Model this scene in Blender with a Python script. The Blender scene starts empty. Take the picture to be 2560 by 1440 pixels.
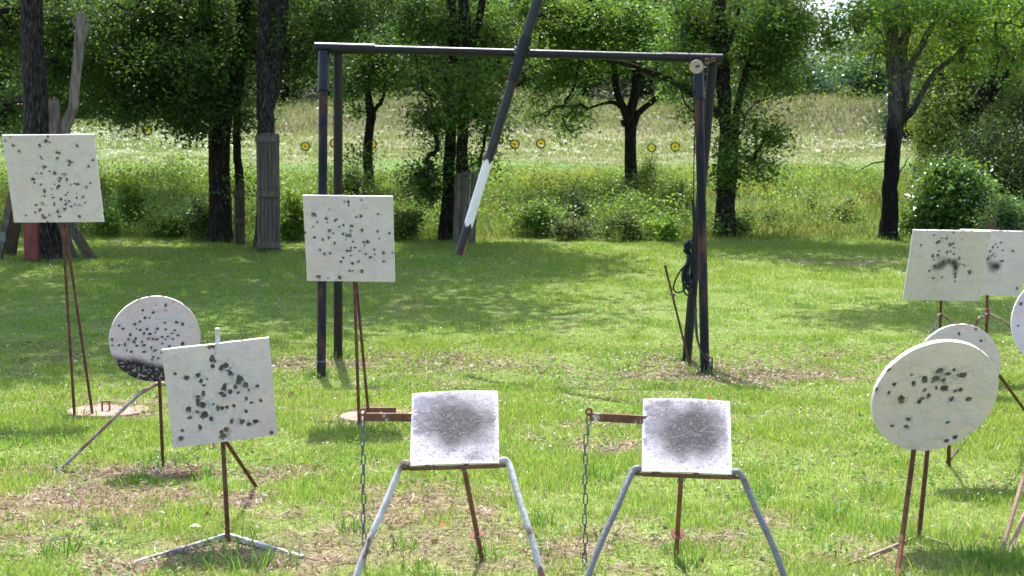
import bpy, math, random
import numpy as np
from mathutils import Vector, Matrix

# ------------------------------------------------------------------ camera, sky, sun, exposure
scene = bpy.context.scene
F = 3556.0                      # focal length in photograph pixels (50 mm on a 36 mm sensor, 2560 wide)
CAM_H = 1.5
TILT = math.atan(237 / F)
cam_d = bpy.data.cameras.new('camera'); cam = bpy.data.objects.new('camera', cam_d)
scene.collection.objects.link(cam)
cam.location = (0, 0, CAM_H); cam.rotation_euler = (math.pi / 2 - TILT, 0, 0)
cam_d.lens = 50; cam_d.sensor_width = 36; cam_d.clip_end = 2000; cam_d.clip_start = 0.05
cam_d.dof.use_dof = True; cam_d.dof.focus_distance = 7.2; cam_d.dof.aperture_fstop = 7.1
scene.camera = cam

SUN_EL, SUN_AZ = math.radians(63), math.radians(-9)      # azimuth measured from +Y towards +X
world = bpy.data.worlds.new('World'); scene.world = world; world.use_nodes = True
wn = world.node_tree.nodes; wl = world.node_tree.links
sky = wn.new('ShaderNodeTexSky'); sky.sky_type = 'NISHITA'; sky.sun_disc = False
sky.sun_elevation = SUN_EL; sky.sun_rotation = SUN_AZ; sky.dust_density = 2.5; sky.air_density = 1.0
wl.new(sky.outputs[0], wn['Background'].inputs[0]); wn['Background'].inputs[1].default_value = 0.15
sun_d = bpy.data.lights.new('sun', 'SUN'); sun = bpy.data.objects.new('sun', sun_d)
scene.collection.objects.link(sun)
sun_d.energy = 3.3; sun_d.angle = math.radians(0.5); sun_d.color = (1.0, 0.965, 0.92)
sdir = Vector((math.sin(SUN_AZ) * math.cos(SUN_EL), math.cos(SUN_AZ) * math.cos(SUN_EL), math.sin(SUN_EL)))
sun.rotation_euler = sdir.to_track_quat('Z', 'Y').to_euler(); sun.location = (0, 0, 30)
vs = scene.view_settings
vs.view_transform = 'Standard'; vs.look = 'None'; vs.gamma = 1; vs.use_curve_mapping = False
vs.exposure = 1.45
scene.cycles.max_bounces = 8; scene.cycles.diffuse_bounces = 4; scene.cycles.transmission_bounces = 4
scene.cycles.use_denoising = True
scene.cycles.sample_clamp_indirect = 6

C = scene.collection
rng = np.random.default_rng(7); random.seed(7)
FWD = np.array((0, math.cos(TILT), -math.sin(TILT))); UP = np.array((0, math.sin(TILT), math.cos(TILT)))
RIGHT = np.array((1.0, 0, 0)); CAM = np.array((0, 0, CAM_H))

# ------------------------------------------------------------------ noise and terrain
_perm = np.random.default_rng(3).random(65536)
def vnoise(x, y, seed=0):
    x = np.asarray(x, float) + seed * 17.31; y = np.asarray(y, float) + seed * 9.77
    xi = np.floor(x).astype(np.int64); yi = np.floor(y).astype(np.int64)
    fx = x - xi; fy = y - yi; fx = fx * fx * (3 - 2 * fx); fy = fy * fy * (3 - 2 * fy)
    h = lambda a, b: _perm[((a * 7919) ^ (b * 104729 + 31 * a)) & 65535]
    return ((h(xi, yi) * (1 - fx) + h(xi + 1, yi) * fx) * (1 - fy) + (h(xi, yi + 1) * (1 - fx) + h(xi + 1, yi + 1) * fx) * fy)
def fbm(x, y, octaves=4, seed=0):
    s, a, t = 0, 1, 0
    for o in range(octaves):
        s = s + a * vnoise(np.asarray(x) * 2 ** o, np.asarray(y) * 2 ** o, seed + o * 3); t += a; a *= 0.5
    return s / t
def sst(a, b, x):
    t = np.clip((np.asarray(x, float) - a) / (b - a), 0, 1); return t * t * (3 - 2 * t)

_ty = np.arange(-40, 700, 0.25)
def _prof(pts, w):
    z = np.interp(_ty, [p[0] for p in pts], [p[1] for p in pts])
    k = np.exp(-0.5 * (np.arange(-12, 13) / w) ** 2); k /= k.sum()
    return np.convolve(np.pad(z, 12, mode='edge'), k, 'valid')
_pa = _prof([(-40, 0), (12, 0), (25, .64), (26.5, .80), (30, 1.5), (33, 1.78), (48, 3.0), (54, 3.6), (60, 4.95), (62, 5.15), (66, 5.25), (90, 6.8), (140, 12), (300, 30), (700, 34)], 3)
_pb = _prof([(-40, 0), (12, 0), (25, .64), (26.5, .80), (30, 1.5), (33, 1.78), (48, 3.0), (62, 4.4), (75, 5.6), (90, 7.2), (140, 12), (300, 30), (700, 34)], 3)
def terrain(x, y):
    x = np.asarray(x, float); y = np.asarray(y, float)
    w = sst(-17, -12.5, x) * (1 - sst(17.5, 21, x))
    z = np.interp(y, _ty, _pa) * w + np.interp(y, _ty, _pb) * (1 - w)
    far = sst(24, 34, y)
    bk = sst(54, 61, y) * (1 - sst(66, 80, y)) * w
    z = z + bk * ((fbm(x * .11, y * .02, 3, 14) - .5) * 1.5 + .25 * np.exp(-((x + 1) / 7) ** 2) )
    z = z + (fbm(x * .35, y * .35, 3, 5) - .5) * (.05 + .45 * far) + (fbm(x * 1.6, y * 1.6, 2, 9) - .5) * .035
    return z
def gz(x, y): return float(terrain(x, y))

def P(px, py, Y):
    r = FWD + RIGHT * ((px - 1280) / F) + UP * ((720 - py) / F)
    return CAM + r * (Y / r[1])
_gy = np.concatenate([np.arange(4, 30, .02), np.arange(30, 110, .1)])
def G(px, py):
    r = FWD + RIGHT * ((px - 1280) / F) + UP * ((720 - py) / F)
    xs = r[0] * _gy / r[1]; zs = CAM_H + r[2] * _gy / r[1]
    hit = np.nonzero(zs < terrain(xs, _gy))[0]
    i = hit[0] if len(hit) else len(_gy) - 1
    return np.array((xs[i], _gy[i], gz(xs[i], _gy[i])))

# ------------------------------------------------------------------ object helpers
def tag(o, label=None, cat=None, group=None, kind=None):
    if label: o['label'] = label
    if cat: o['category'] = cat
    if group: o['group'] = group
    if kind: o['kind'] = kind
    return o
def thing(name, label, cat, loc=(0, 0, 0), group=None):
    o = bpy.data.objects.new(name, None); C.objects.link(o); o.location = [float(v) for v in loc]
    o.empty_display_size = .1
    return tag(o, label, cat, group)
def np_mesh(name, verts, face_sets, mats, col=None, matidx=None, smooth=False):
    """verts (n,3); face_sets: list of (m,k) index arrays"""
    me = bpy.data.meshes.new(name)
    verts = np.asarray(verts, np.float32)
    me.vertices.add(len(verts)); me.vertices.foreach_set('co', verts.ravel())
    loops = np.concatenate([f.ravel() for f in face_sets]).astype(np.int32)
    tot = np.concatenate([np.full(len(f), f.shape[1], np.int32) for f in face_sets])
    start = np.concatenate([[0], np.cumsum(tot)[:-1]]).astype(np.int32)
    me.loops.add(len(loops)); me.loops.foreach_set('vertex_index', loops)
    me.polygons.add(len(tot)); me.polygons.foreach_set('loop_start', start)
    try: me.polygons.foreach_set('loop_total', tot)
    except Exception: pass
    for m in (mats if isinstance(mats, (list, tuple)) else [mats]): me.materials.append(m)
    if matidx is not None: me.polygons.foreach_set('material_index', np.asarray(matidx, np.int32))
    if col is not None:
        a = me.color_attributes.new('Col', 'FLOAT_COLOR', 'POINT')
        c = np.ones((len(verts), 4), np.float32); c[:, :3] = col
        a.data.foreach_set('color', c.ravel())
    me.polygons.foreach_set('use_smooth', np.full(len(tot), bool(smooth)))
    me.update(calc_edges=True); me.validate(clean_customdata=False)
    return me
def link(name, me, parent=None):
    o = bpy.data.objects.new(name, me); C.objects.link(o)
    if parent is not None:
        o.parent = parent
        # geometry is written in world coordinates: bring it into the frame of its thing
        p = parent; off = Vector((0, 0, 0))
        while p is not None:
            off += p.location; p = p.parent
        me.transform(Matrix.Translation(-off))
    return o
class Geo:
    def __init__(s): s.v = []; s.f = {}; s.c = []; s.n = 0
    def add(s, v, faces, col=None):
        v = np.asarray(v, float).reshape(-1, 3)
        for f in faces:
            f = np.asarray(f, np.int64)
            if f.ndim == 1: f = f[None, :]
            s.f.setdefault(f.shape[1], []).append(f + s.n)
        s.v.append(v); s.n += len(v)
        s.c.append(np.broadcast_to(np.asarray(col if col is not None else (1, 1, 1), float), v.shape))
        return s
    def box(s, p, size, ax=None, col=None):
        """p centre, size full extents, ax rows = axes"""
        ax = np.eye(3) if ax is None else np.asarray(ax, float)
        h = np.asarray(size, float) / 2
        g = np.array([(x, y, z) for x in (-1, 1) for y in (-1, 1) for z in (-1, 1)], float) * h
        v = np.asarray(p, float) + g @ ax
        return s.add(v, [np.array([[0, 1, 3, 2], [4, 6, 7, 5], [0, 4, 5, 1], [2, 3, 7, 6], [0, 2, 6, 4], [1, 5, 7, 3]])], col)
    def tube(s, pts, r, sides=10, cap=True, ridge=0, pitch=.012, rough=0, col=None, colf=None, seed=0):
        pts = np.asarray(pts, float)
        r = np.full(len(pts), r, float) if np.isscalar(r) else np.asarray(r, float)
        if ridge:
            L = np.concatenate([[0], np.cumsum(np.linalg.norm(np.diff(pts, axis=0), axis=1))])
            n = int(L[-1] / (pitch / 2)) + 2
            t = np.linspace(0, L[-1], n)
            pts = np.stack([np.interp(t, L, pts[:, k]) for k in range(3)], 1); r = np.interp(t, L, r)
            r = r * (1 + ridge * np.where(np.arange(n) % 2, 1, -1))
        tan = np.gradient(pts, axis=0); tan /= np.linalg.norm(tan, axis=1)[:, None] + 1e-12
        a = np.array((0, 0, 1.)) if abs(tan[0][2]) < .9 else np.array((1., 0, 0))
        n0 = np.cross(tan[0], a); n0 /= np.linalg.norm(n0)
        th = np.linspace(0, 2 * np.pi, sides, endpoint=False)
        rings = []
        for i in range(len(pts)):
            n0 = n0 - tan[i] * np.dot(n0, tan[i]); n0 /= np.linalg.norm(n0) + 1e-12
            b = np.cross(tan[i], n0)
            rr = np.full(sides, r[i])
            if rough:
                rr = rr * (1 + rough * (2 * fbm(th * 1.4 + 5 * np.cos(th), np.full(sides, pts[i][2] * 1.1 + seed), 3, seed) - 1))
            ctr = pts[i]
            if ridge: ctr = pts[i]
            off = np.cos(th)[:, None] * n0 + np.sin(th)[:, None] * b
            ring = ctr + off * rr[:, None]
            if ridge: ring = ring + np.outer(np.cos(th) * r[i] * .55, tan[i])
            rings.append(ring)
        v = np.concatenate(rings); m = len(pts)
        i = np.arange(m - 1)[:, None] * sides; j = np.arange(sides)[None, :]; k = (j + 1) % sides
        q = np.stack([i + j, i + k, i + sides + k, i + sides + j], -1).reshape(-1, 4)
        fs = [q]
        if cap:
            fs.append(np.arange(sides)[::-1]); fs.append(np.arange(sides) + (m - 1) * sides)
        c = col
        if colf is not None:
            c = np.concatenate([colf(i / (m - 1), th, rings[i]) for i in range(m)])
        return s.add(v, fs, c)
    def disc(s, p, n, r, th, sides=32, col=None, hole=0):
        n = np.asarray(n, float); n /= np.linalg.norm(n)
        return s.tube([np.asarray(p) - n * th / 2, np.asarray(p) + n * th / 2], r, sides, True, col=col)
    def torus(s, p, n, R, r, u=None, elong=0, seg=24, sides=8, col=None):
        n = np.asarray(n, float); n /= np.linalg.norm(n)
        if u is None: u = np.cross(n, (0.3, .2, 1))
        u = np.asarray(u, float); u = u - n * np.dot(u, n); u /= np.linalg.norm(u); w = np.cross(n, u)
        t = np.linspace(0, 2 * np.pi, seg, endpoint=False)
        ctr = np.asarray(p) + np.outer(np.cos(t) * R + np.sign(np.cos(t)) * elong, u) + np.outer(np.sin(t) * R, w)
        rad = np.outer(np.cos(t), u) + np.outer(np.sin(t), w)
        ph = np.linspace(0, 2 * np.pi, sides, endpoint=False)
        v = (ctr[:, None, :] + r * (np.cos(ph)[None, :, None] * rad[:, None, :] + np.sin(ph)[None, :, None] * n)).reshape(-1, 3)
        i = np.arange(seg)[:, None]; j = np.arange(sides)[None, :]
        q = np.stack([i * sides + j, ((i + 1) % seg) * sides + j, ((i + 1) % seg) * sides + (j + 1) % sides, i * sides + (j + 1) % sides], -1).reshape(-1, 4)
        return s.add(v, [q], col)
    def build(s, name, mat, parent=None, smooth=False, col=False):
        me = np_mesh(name, np.concatenate(s.v), [np.concatenate(f) for f in s.f.values()], mat, np.concatenate(s.c) if col else None, smooth=smooth)
        if smooth:
            try: me.set_sharp_from_angle(angle=math.radians(50))
            except Exception: pass
        return link(name, me, parent)

def curve(pts, n=40):
    """smooth Catmull-Rom through points"""
    p = np.asarray(pts, float); p = np.vstack([2 * p[0] - p[1], p, 2 * p[-1] - p[-2]])
    out = []
    m = len(p) - 3
    for t in np.linspace(0, m - 1e-6, n):
        i = int(t); u = t - i; a, b, c, d = p[i:i + 4]
        out.append(.5 * (2 * b + (c - a) * u + (2 * a - 5 * b + 4 * c - d) * u * u + (3 * b - a - 3 * c + d) * u ** 3))
    return np.array(out)

# ------------------------------------------------------------------ materials
def new_mat(name):
    m = bpy.data.materials.new(name); m.use_nodes = True
    nt = m.node_tree; return m, nt, nt.nodes, nt.links, nt.nodes['Principled BSDF']
def noise_mat(name, stops, scale=8, rough=.7, metal=0, bump=0, stretch=(1, 1, 1), detail=8, dist=0, spec=.4, fine=0, attr=False, roughness2=None):
    m, nt, N, L, b = new_mat(name)
    tc = N.new('ShaderNodeTexCoord'); mp = N.new('ShaderNodeMapping'); mp.inputs['Scale'].default_value = stretch
    L.new(tc.outputs['Object'], mp.inputs['Vector'])
    nz = N.new('ShaderNodeTexNoise'); nz.inputs['Scale'].default_value = scale; nz.inputs['Detail'].default_value = detail
    nz.inputs['Distortion'].default_value = dist; nz.inputs['Roughness'].default_value = .65
    L.new(mp.outputs[0], nz.inputs['Vector'])
    rp = N.new('ShaderNodeValToRGB')
    els = rp.color_ramp.elements
    while len(els) < len(stops): els.new(.5)
    for e, (pos, c) in zip(els, stops): e.position = pos; e.color = (*c, 1)
    L.new(nz.outputs['Fac'], rp.inputs['Fac'])
    out = rp.outputs['Color']
    if attr:
        at = N.new('ShaderNodeAttribute'); at.attribute_name = 'Col'
        mx = N.new('ShaderNodeMix'); mx.data_type = 'RGBA'; mx.blend_type = 'MULTIPLY'; mx.inputs['Factor'].default_value = 1
        L.new(at.outputs['Color'], mx.inputs['A']); L.new(out, mx.inputs['B']); out = mx.outputs['Result']
    L.new(out, b.inputs['Base Color'])
    b.inputs['Roughness'].default_value = rough; b.inputs['Metallic'].default_value = metal; b.inputs['Specular IOR Level'].default_value = spec
    if bump:
        n2 = N.new('ShaderNodeTexNoise'); n2.inputs['Scale'].default_value = scale * (fine or 3); n2.inputs['Detail'].default_value = 8
        L.new(mp.outputs[0], n2.inputs['Vector'])
        bp = N.new('ShaderNodeBump'); bp.inputs['Strength'].default_value = bump; bp.inputs['Distance'].default_value = .02
        L.new(n2.outputs['Fac'], bp.inputs['Height']); L.new(bp.outputs[0], b.inputs['Normal'])
    return m
def leaf_mat(name, trans=.52, gain=(1.5, 1.5, .8), rough=.42, spec=.45):
    m, nt, N, L, b = new_mat(name)
    at = N.new('ShaderNodeAttribute'); at.attribute_name = 'Col'
    L.new(at.outputs['Color'], b.inputs['Base Color']); b.inputs['Roughness'].default_value = rough; b.inputs['Specular IOR Level'].default_value = spec
    g = N.new('ShaderNodeMix'); g.data_type = 'RGBA'; g.blend_type = 'MULTIPLY'; g.inputs['Factor'].default_value = 1
    g.inputs['B'].default_value = (*gain, 1); L.new(at.outputs['Color'], g.inputs['A'])
    t = N.new('ShaderNodeBsdfTranslucent'); L.new(g.outputs['Result'], t.inputs['Color'])
    mx = N.new('ShaderNodeMixShader'); mx.inputs['Fac'].default_value = trans
    L.new(b.outputs[0], mx.inputs[1]); L.new(t.outputs[0], mx.inputs[2]); L.new(mx.outputs[0], N['Material Output'].inputs['Surface'])
    return m
def col_mat(name, rough=.6, spec=.4, bump=0, bscale=300):
    m, nt, N, L, b = new_mat(name)
    at = N.new('ShaderNodeAttribute'); at.attribute_name = 'Col'; L.new(at.outputs['Color'], b.inputs['Base Color'])
    b.inputs['Roughness'].default_value = rough; b.inputs['Specular IOR Level'].default_value = spec
    if bump:
        tc = N.new('ShaderNodeTexCoord'); nz = N.new('ShaderNodeTexNoise'); nz.inputs['Scale'].default_value = bscale; nz.inputs['Detail'].default_value = 4
        L.new(tc.outputs['Object'], nz.inputs['Vector'])
        bp = N.new('ShaderNodeBump'); bp.inputs['Strength'].default_value = bump; bp.inputs['Distance'].default_value = .002
        L.new(nz.outputs['Fac'], bp.inputs['Height']); L.new(bp.outputs[0], b.inputs['Normal'])
    return m
M_plate = col_mat('painted_steel', .55, .35, .35, 160)
M_paint = col_mat('pole_paint', .42, .5, .2, 60)
M_leaf = leaf_mat('leaf'); M_grass = leaf_mat('grass_blade', .5, (1.25, 1.35, .8), .5, .3)
M_shiny = leaf_mat('glossy_leaf', .38, (1.4, 1.5, .8), .3, .6)
M_flower = leaf_mat('petal', .4, (1, 1, 1), .6, .2)
M_rebar = noise_mat('rusty_rebar', [(.3, (.055, .022, .012)), (.55, (.14, .055, .028)), (.75, (.23, .11, .065))], 14, .75, .25, .4)
M_rebar_pale = noise_mat('worn_rebar', [(.33, (.13, .06, .035)), (.5, (.3, .2, .15)), (.62, (.4, .36, .34))], 9, .7, .2, .4)
M_rebar_pink = noise_mat('pale_rebar', [(.3, (.2, .11, .08)), (.7, (.38, .25, .2))], 14, .75, .2, .3)
M_blackpipe = noise_mat('black_pipe', [(.35, (.004, .004, .006)), (.62, (.009, .009, .013)), (.76, (.03, .026, .03))], 7, .4, 0, .15, (1, 1, .35), spec=.35)
M_rustpipe = noise_mat('rusty_black_pipe', [(.40, (.007, .007, .011)), (.52, (.016, .015, .022)), (.57, (.07, .028, .017)), (.74, (.17, .07, .042))], 5, .55, 0, .3, (1, 1, .3), spec=.2)
M_darkpipe = noise_mat('dark_brown_pipe', [(.4, (.006, .005, .005)), (.6, (.016, .010, .008)), (.75, (.04, .02, .013))], 5, .55, 0, .2, (1, 1, .3))
M_greypaint = noise_mat('grey_painted_pipe', [(.3, (.13, .065, .045)), (.4, (.16, .155, .17)), (.7, (.24, .24, .27))], 16, .5, .1, .25)
M_whiterust = noise_mat('white_paint_over_rust', [(.40, (.11, .04, .02)), (.58, (.19, .08, .045)), (.61, (.5, .47, .45)), (.75, (.62, .6, .59))], 14, .6, 0, .3)
M_legwhite = noise_mat('flaking_leg_paint', [(.36, (.17, .08, .05)), (.43, (.42, .38, .37)), (.6, (.55, .54, .56))], 17, .55, 0, .25, (1, 1, .5))
M_rust = noise_mat('flat_rust', [(.3, (.12, .045, .025)), (.7, (.27, .125, .075))], 20, .8, .1, .3)
M_pinkrust = noise_mat('pink_weathered_disc', [(.3, (.26, .155, .115)), (.55, (.36, .235, .185)), (.75, (.44, .34, .29))], 9, .8, 0, .2)
M_steel = noise_mat('chain_steel', [(.3, (.1, .1, .11)), (.7, (.24, .24, .26))], 30, .45, .5, .2)
M_whitebar = noise_mat('worn_white_bar', [(.38, (.16, .11, .09)), (.5, (.4, .39, .41)), (.65, (.62, .62, .64))], 18, .6, 0, .3)
M_bark = noise_mat('dark_bark', [(.34, (.008, .006, .005)), (.55, (.030, .023, .019)), (.72, (.085, .072, .064))], 9, .95, 0, 1, (3, 3, .7), spec=.1, fine=2)
M_barkgrey = noise_mat('grey_rough_bark', [(.38, (.014, .011, .010)), (.54, (.055, .046, .042)), (.70, (.20, .175, .168))], 16, .95, 0, 1, (3, 3, .5), spec=.1, fine=2)
M_barklight = noise_mat('pale_bark', [(.36, (.035, .029, .025)), (.56, (.10, .088, .08)), (.75, (.2, .185, .175))], 10, .95, 0, .8, (2, 2, .8), spec=.1, fine=2)
M_barkfade = noise_mat('dark_footed_pale_bark', [(.36, (.04, .033, .028)), (.56, (.12, .105, .095)), (.75, (.25, .23, .215))], 12, .95, 0, 1, (3, 3, .6), spec=.1, fine=2, attr=True)
M_deadwood = noise_mat('dead_wood', [(.3, (.10, .07, .055)), (.45, (.25, .19, .16)), (.6, (.40, .33, .29)), (.68, (.36, .2, .1)), (.75, (.48, .43, .39))], 6, .9, 0, .8, (3, 3, .5), spec=.1)
M_oldwood = noise_mat('weathered_boards', [(.3, (.08, .064, .05)), (.55, (.165, .135, .108)), (.75, (.26, .22, .18))], 8, .9, 0, .6, (4, 4, .35), spec=.15)
M_brownwood = noise_mat('brown_old_wood', [(.3, (.055, .04, .026)), (.55, (.12, .09, .06)), (.75, (.2, .16, .115))], 8, .9, 0, .6, (4, 4, .35), spec=.15)
M_redpaint = noise_mat('faded_red_paint', [(.28, (.1, .03, .025)), (.5, (.23, .05, .04)), (.75, (.3, .09, .075))], 7, .7, 0, .3, (2, 2, .5))
M_tan = noise_mat('tan_plastic', [(.3, (.38, .27, .17)), (.7, (.5, .38, .26))], 12, .6, 0, .1)
M_rope = noise_mat('dark_blue_rope', [(.35, (.012, .018, .022)), (.65, (.035, .05, .06))], 120, .8, 0, .8)
M_yellow = noise_mat('yellow_paint', [(.35, (.82, .58, .015)), (.6, (.9, .7, .02))], 20, .5)
M_black = noise_mat('black_rubber', [(.35, (.012, .012, .012)), (.65, (.03, .028, .026))], 20, .7)
M_darkmetal = noise_mat('dark_metal', [(.35, (.03, .028, .028)), (.65, (.09, .075, .065))], 20, .5, .4)
M_twig = noise_mat('grey_twig', [(.35, (.16, .13, .11)), (.65, (.3, .27, .25))], 20, .9)

# ------------------------------------------------------------------ ground
def dirt_mask(x, y):
    """bare, trodden earth on the lawn"""
    n = fbm(x * 1.1, y * 1.1, 4, 21); n2 = fbm(x * 4, y * 4, 3, 23)
    near = 1 - sst(6.4, 8.6, y)
    m = sst(.50, .68, n * .6 + n2 * .4 + .05 * near - .07) * (.3 + .5 * near)
    for (px, py, rx, ry, s) in DIRT:
        g = DIRTG[(px, py)]
        d = np.hypot((x - g[0]) / rx, (y - g[1]) / ry)
        m = np.maximum(m, s * (1 - sst(.35, 1.15, d + (n2 - .5) * 1.5)))
    return np.clip(m, 0, 1)
DIRT = [(200, 1260, 1.1, .55, .85), (420, 1185, .55, .35, .9), (620, 1395, .7, .35, .8), (1000, 1370, .8, .35, .5), (1540, 1115, .35, .3, .55), (740, 1185, .3, .25, .6),
        (820, 912, .8, .5, .5), (1080, 905, .9, .6, .5), (1880, 940, 1.3, .6, .62), (1740, 905, .5, .5, .4), (2150, 658, 1.6, .5, .8), (2180, 1400, .4, .25, .5), (1330, 1410, .5, .2, .5), (120, 1180, .6, .3, .5),
        (300, 1025, .5, .5, .5), (950, 1045, .5, .5, .5)]
DIRTG = {(d[0], d[1]): G(d[0], d[1]) for d in DIRT}

def zone(x, y):
    """bands of the meadow: returns lawn, rough, green, tan, berm weights (0-1 each)"""
    n = fbm(x * .22, y * .22, 4, 41)
    yy = y + (n - .5) * 7
    rough = sst(25.0, 26.0, y) * (1 - sst(31, 34, yy))
    tan = sst(37.5, 40.5, yy) * (1 - .45 * (1 - sst(-12, -6, x)) )
    berm = sst(53.5, 56, y + (n - .5) * 3) * sst(-16, -12, x) * (1 - sst(18, 22, x))
    return n, rough, tan, berm

ys = np.concatenate([np.arange(-12, 4.5, .6), np.arange(4.5, 14, .055), np.arange(14, 27, .13), np.arange(27, 75, .35), np.arange(75, 180, 3), np.array([190, 220, 260, 320, 420, 560, 690])])
half = np.concatenate([np.linspace(0, 1, 130) ** 1.5])
us = np.concatenate([-half[::-1][:-1], half])
X = np.outer(np.clip(6 + ys * .55, 6, 400) * np.where(ys > 70, 2.0, 1), us); Y = np.repeat(ys[:, None], len(us), 1)
Z = terrain(X, Y)
gv = np.stack([X, Y, Z], -1).reshape(-1, 3)
ny, nx = X.shape
i = np.arange(ny - 1)[:, None] * nx; j = np.arange(nx - 1)[None, :]
gq = np.stack([i + j, i + j + 1, i + nx + j + 1, i + nx + j], -1).reshape(-1, 4)
gx, gyy = gv[:, 0], gv[:, 1]
n_, rough_, tan_, berm_ = zone(gx, gyy)
d_ = dirt_mask(gx, gyy)[:, None]
fine = fbm(gx * 9, gyy * 9, 3, 61)[:, None]
thatch = np.array((.185, .24, .066)) * (.75 + .5 * fine) 
straw = np.array((.265, .18, .145)) * (.55 + .9 * fine)
gc = thatch * (1 - d_) + straw * d_
def lerp(a, b, w): return a * (1 - w[:, None]) + np.asarray(b) * w[:, None]
gc = lerp(gc, np.array((.12, .15, .045)), sst(25, 26, gyy))
gc = lerp(gc, np.array((.14, .22, .065)), sst(31, 34, gyy))
gc = lerp(gc, np.array((.22, .225, .12)), tan_)
gc = lerp(gc, np.array((.13, .13, .065)), berm_)
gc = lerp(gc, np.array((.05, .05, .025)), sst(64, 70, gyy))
M_ground = noise_mat('soil_and_thatch', [(.28, (.38, .35, .33)), (.5, (.92, .92, .92)), (.72, (1.5, 1.45, 1.38))], 30, .95, 0, .6, spec=.1, attr=True)
ground = link('ground', np_mesh('ground', gv, [gq], M_ground, gc, smooth=True)); tag(ground, kind='structure')

# ------------------------------------------------------------------ target plates
SC = 2560.0
def ray_pt(px, py, Yd, dz):
    r = FWD + RIGHT * ((px - 1280) / F) + UP * ((720 - py) / F)
    return CAM + r * (Yd / r[1] + dz)
def plate_axes(corners, Yd, forward=True, shape=None):
    if shape is None:                    # a square seen at four corner pixels: find the tilt that makes it square
        tl, tr, br, bl = [np.array(c, float) for c in corners]
        u = ((tr - tl) + (br - bl)) / 2; v = ((bl - tl) + (br - tr)) / 2; ctr = (tl + tr + br + bl) / 4
        D = u @ u - v @ v; dt = u @ v
        b = math.sqrt(max((D + math.sqrt(D * D + 4 * dt * dt)) / 2, 1e-6)) * (1 if forward else -1); s = F / Yd
        q = np.array((-dt / b / s, b / s))
        def uv(q):
            a_, b_ = q
            p = [ray_pt(*c, Yd, d) for c, d in ((tl, -a_ / 2 - b_ / 2), (tr, a_ / 2 - b_ / 2), (br, a_ / 2 + b_ / 2), (bl, -a_ / 2 + b_ / 2))]
            return (p[1] - p[0] + p[2] - p[3]) / 2, (p[3] - p[0] + p[2] - p[1]) / 2, sum(p) / 4
        def err(q):
            U, V, _ = uv(q); return np.array((U @ U - V @ V, U @ V))
        for _ in range(25):
            e = err(q); J = np.stack([(err(q + d) - e) / 1e-5 for d in (np.array((1e-5, 0)), np.array((0, 1e-5)))], 1)
            st = np.linalg.lstsq(J, -e, rcond=None)[0]; q = q + st * min(1, .1 / (np.linalg.norm(st) + 1e-9))
        U, V, c_ = uv(q); w, h = np.linalg.norm(U), np.linalg.norm(V); U = U / w; V = V / h
        V = V - U * (U @ V); V /= np.linalg.norm(V)
        return c_, U, V, w, h
    ctr, _ = corners; wx, wy, sxy = shape   # a disc seen as an ellipse with these half-extents and skew
    tgt = np.array([[wx * wx, sxy], [sxy, wy * wy]], float)
    M = np.array([[1, 0, -(ctr[0] - 1280) / F], [0, -1, -(ctr[1] - 720) / F]])       # (right, up, forward) -> image, y down
    best = None
    for nx_ in np.linspace(-.8, .8, 161):
        for ny_ in np.linspace(.0, .8, 81):
            if nx_ ** 2 + ny_ ** 2 > .9: continue
            n = np.array((nx_, -ny_, -math.sqrt(1 - nx_ ** 2 - ny_ ** 2)))
            Q = M @ (np.eye(3) - np.outer(n, n)) @ M.T
            k = (Q * tgt).sum() / (Q * Q).sum(); e = ((k * Q - tgt) ** 2).sum() / (tgt ** 2).sum() + .0004 * (nx_ ** 2 + ny_ ** 2)
            if best is None or e < best[0]: best = (e, n, math.sqrt(k))
    _, n, r = best
    n = n[0] * RIGHT + n[1] * UP + n[2] * FWD
    U = RIGHT - n * (RIGHT @ n); U /= np.linalg.norm(U); V = -np.cross(n, U)
    if V @ UP > 0: V = -V
    return P(*ctr, Yd), U, V, 2 * r * Yd / F, 2 * r * Yd / F

def to_local(pc, U, V, px, py):
    n = np.cross(U, V); r = FWD + RIGHT * ((px - 1280) / F) + UP * ((720 - py) / F)
    t = ((pc - CAM) @ n) / (r @ n); q = CAM + r * t - pc
    return q @ U, q @ V

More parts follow.
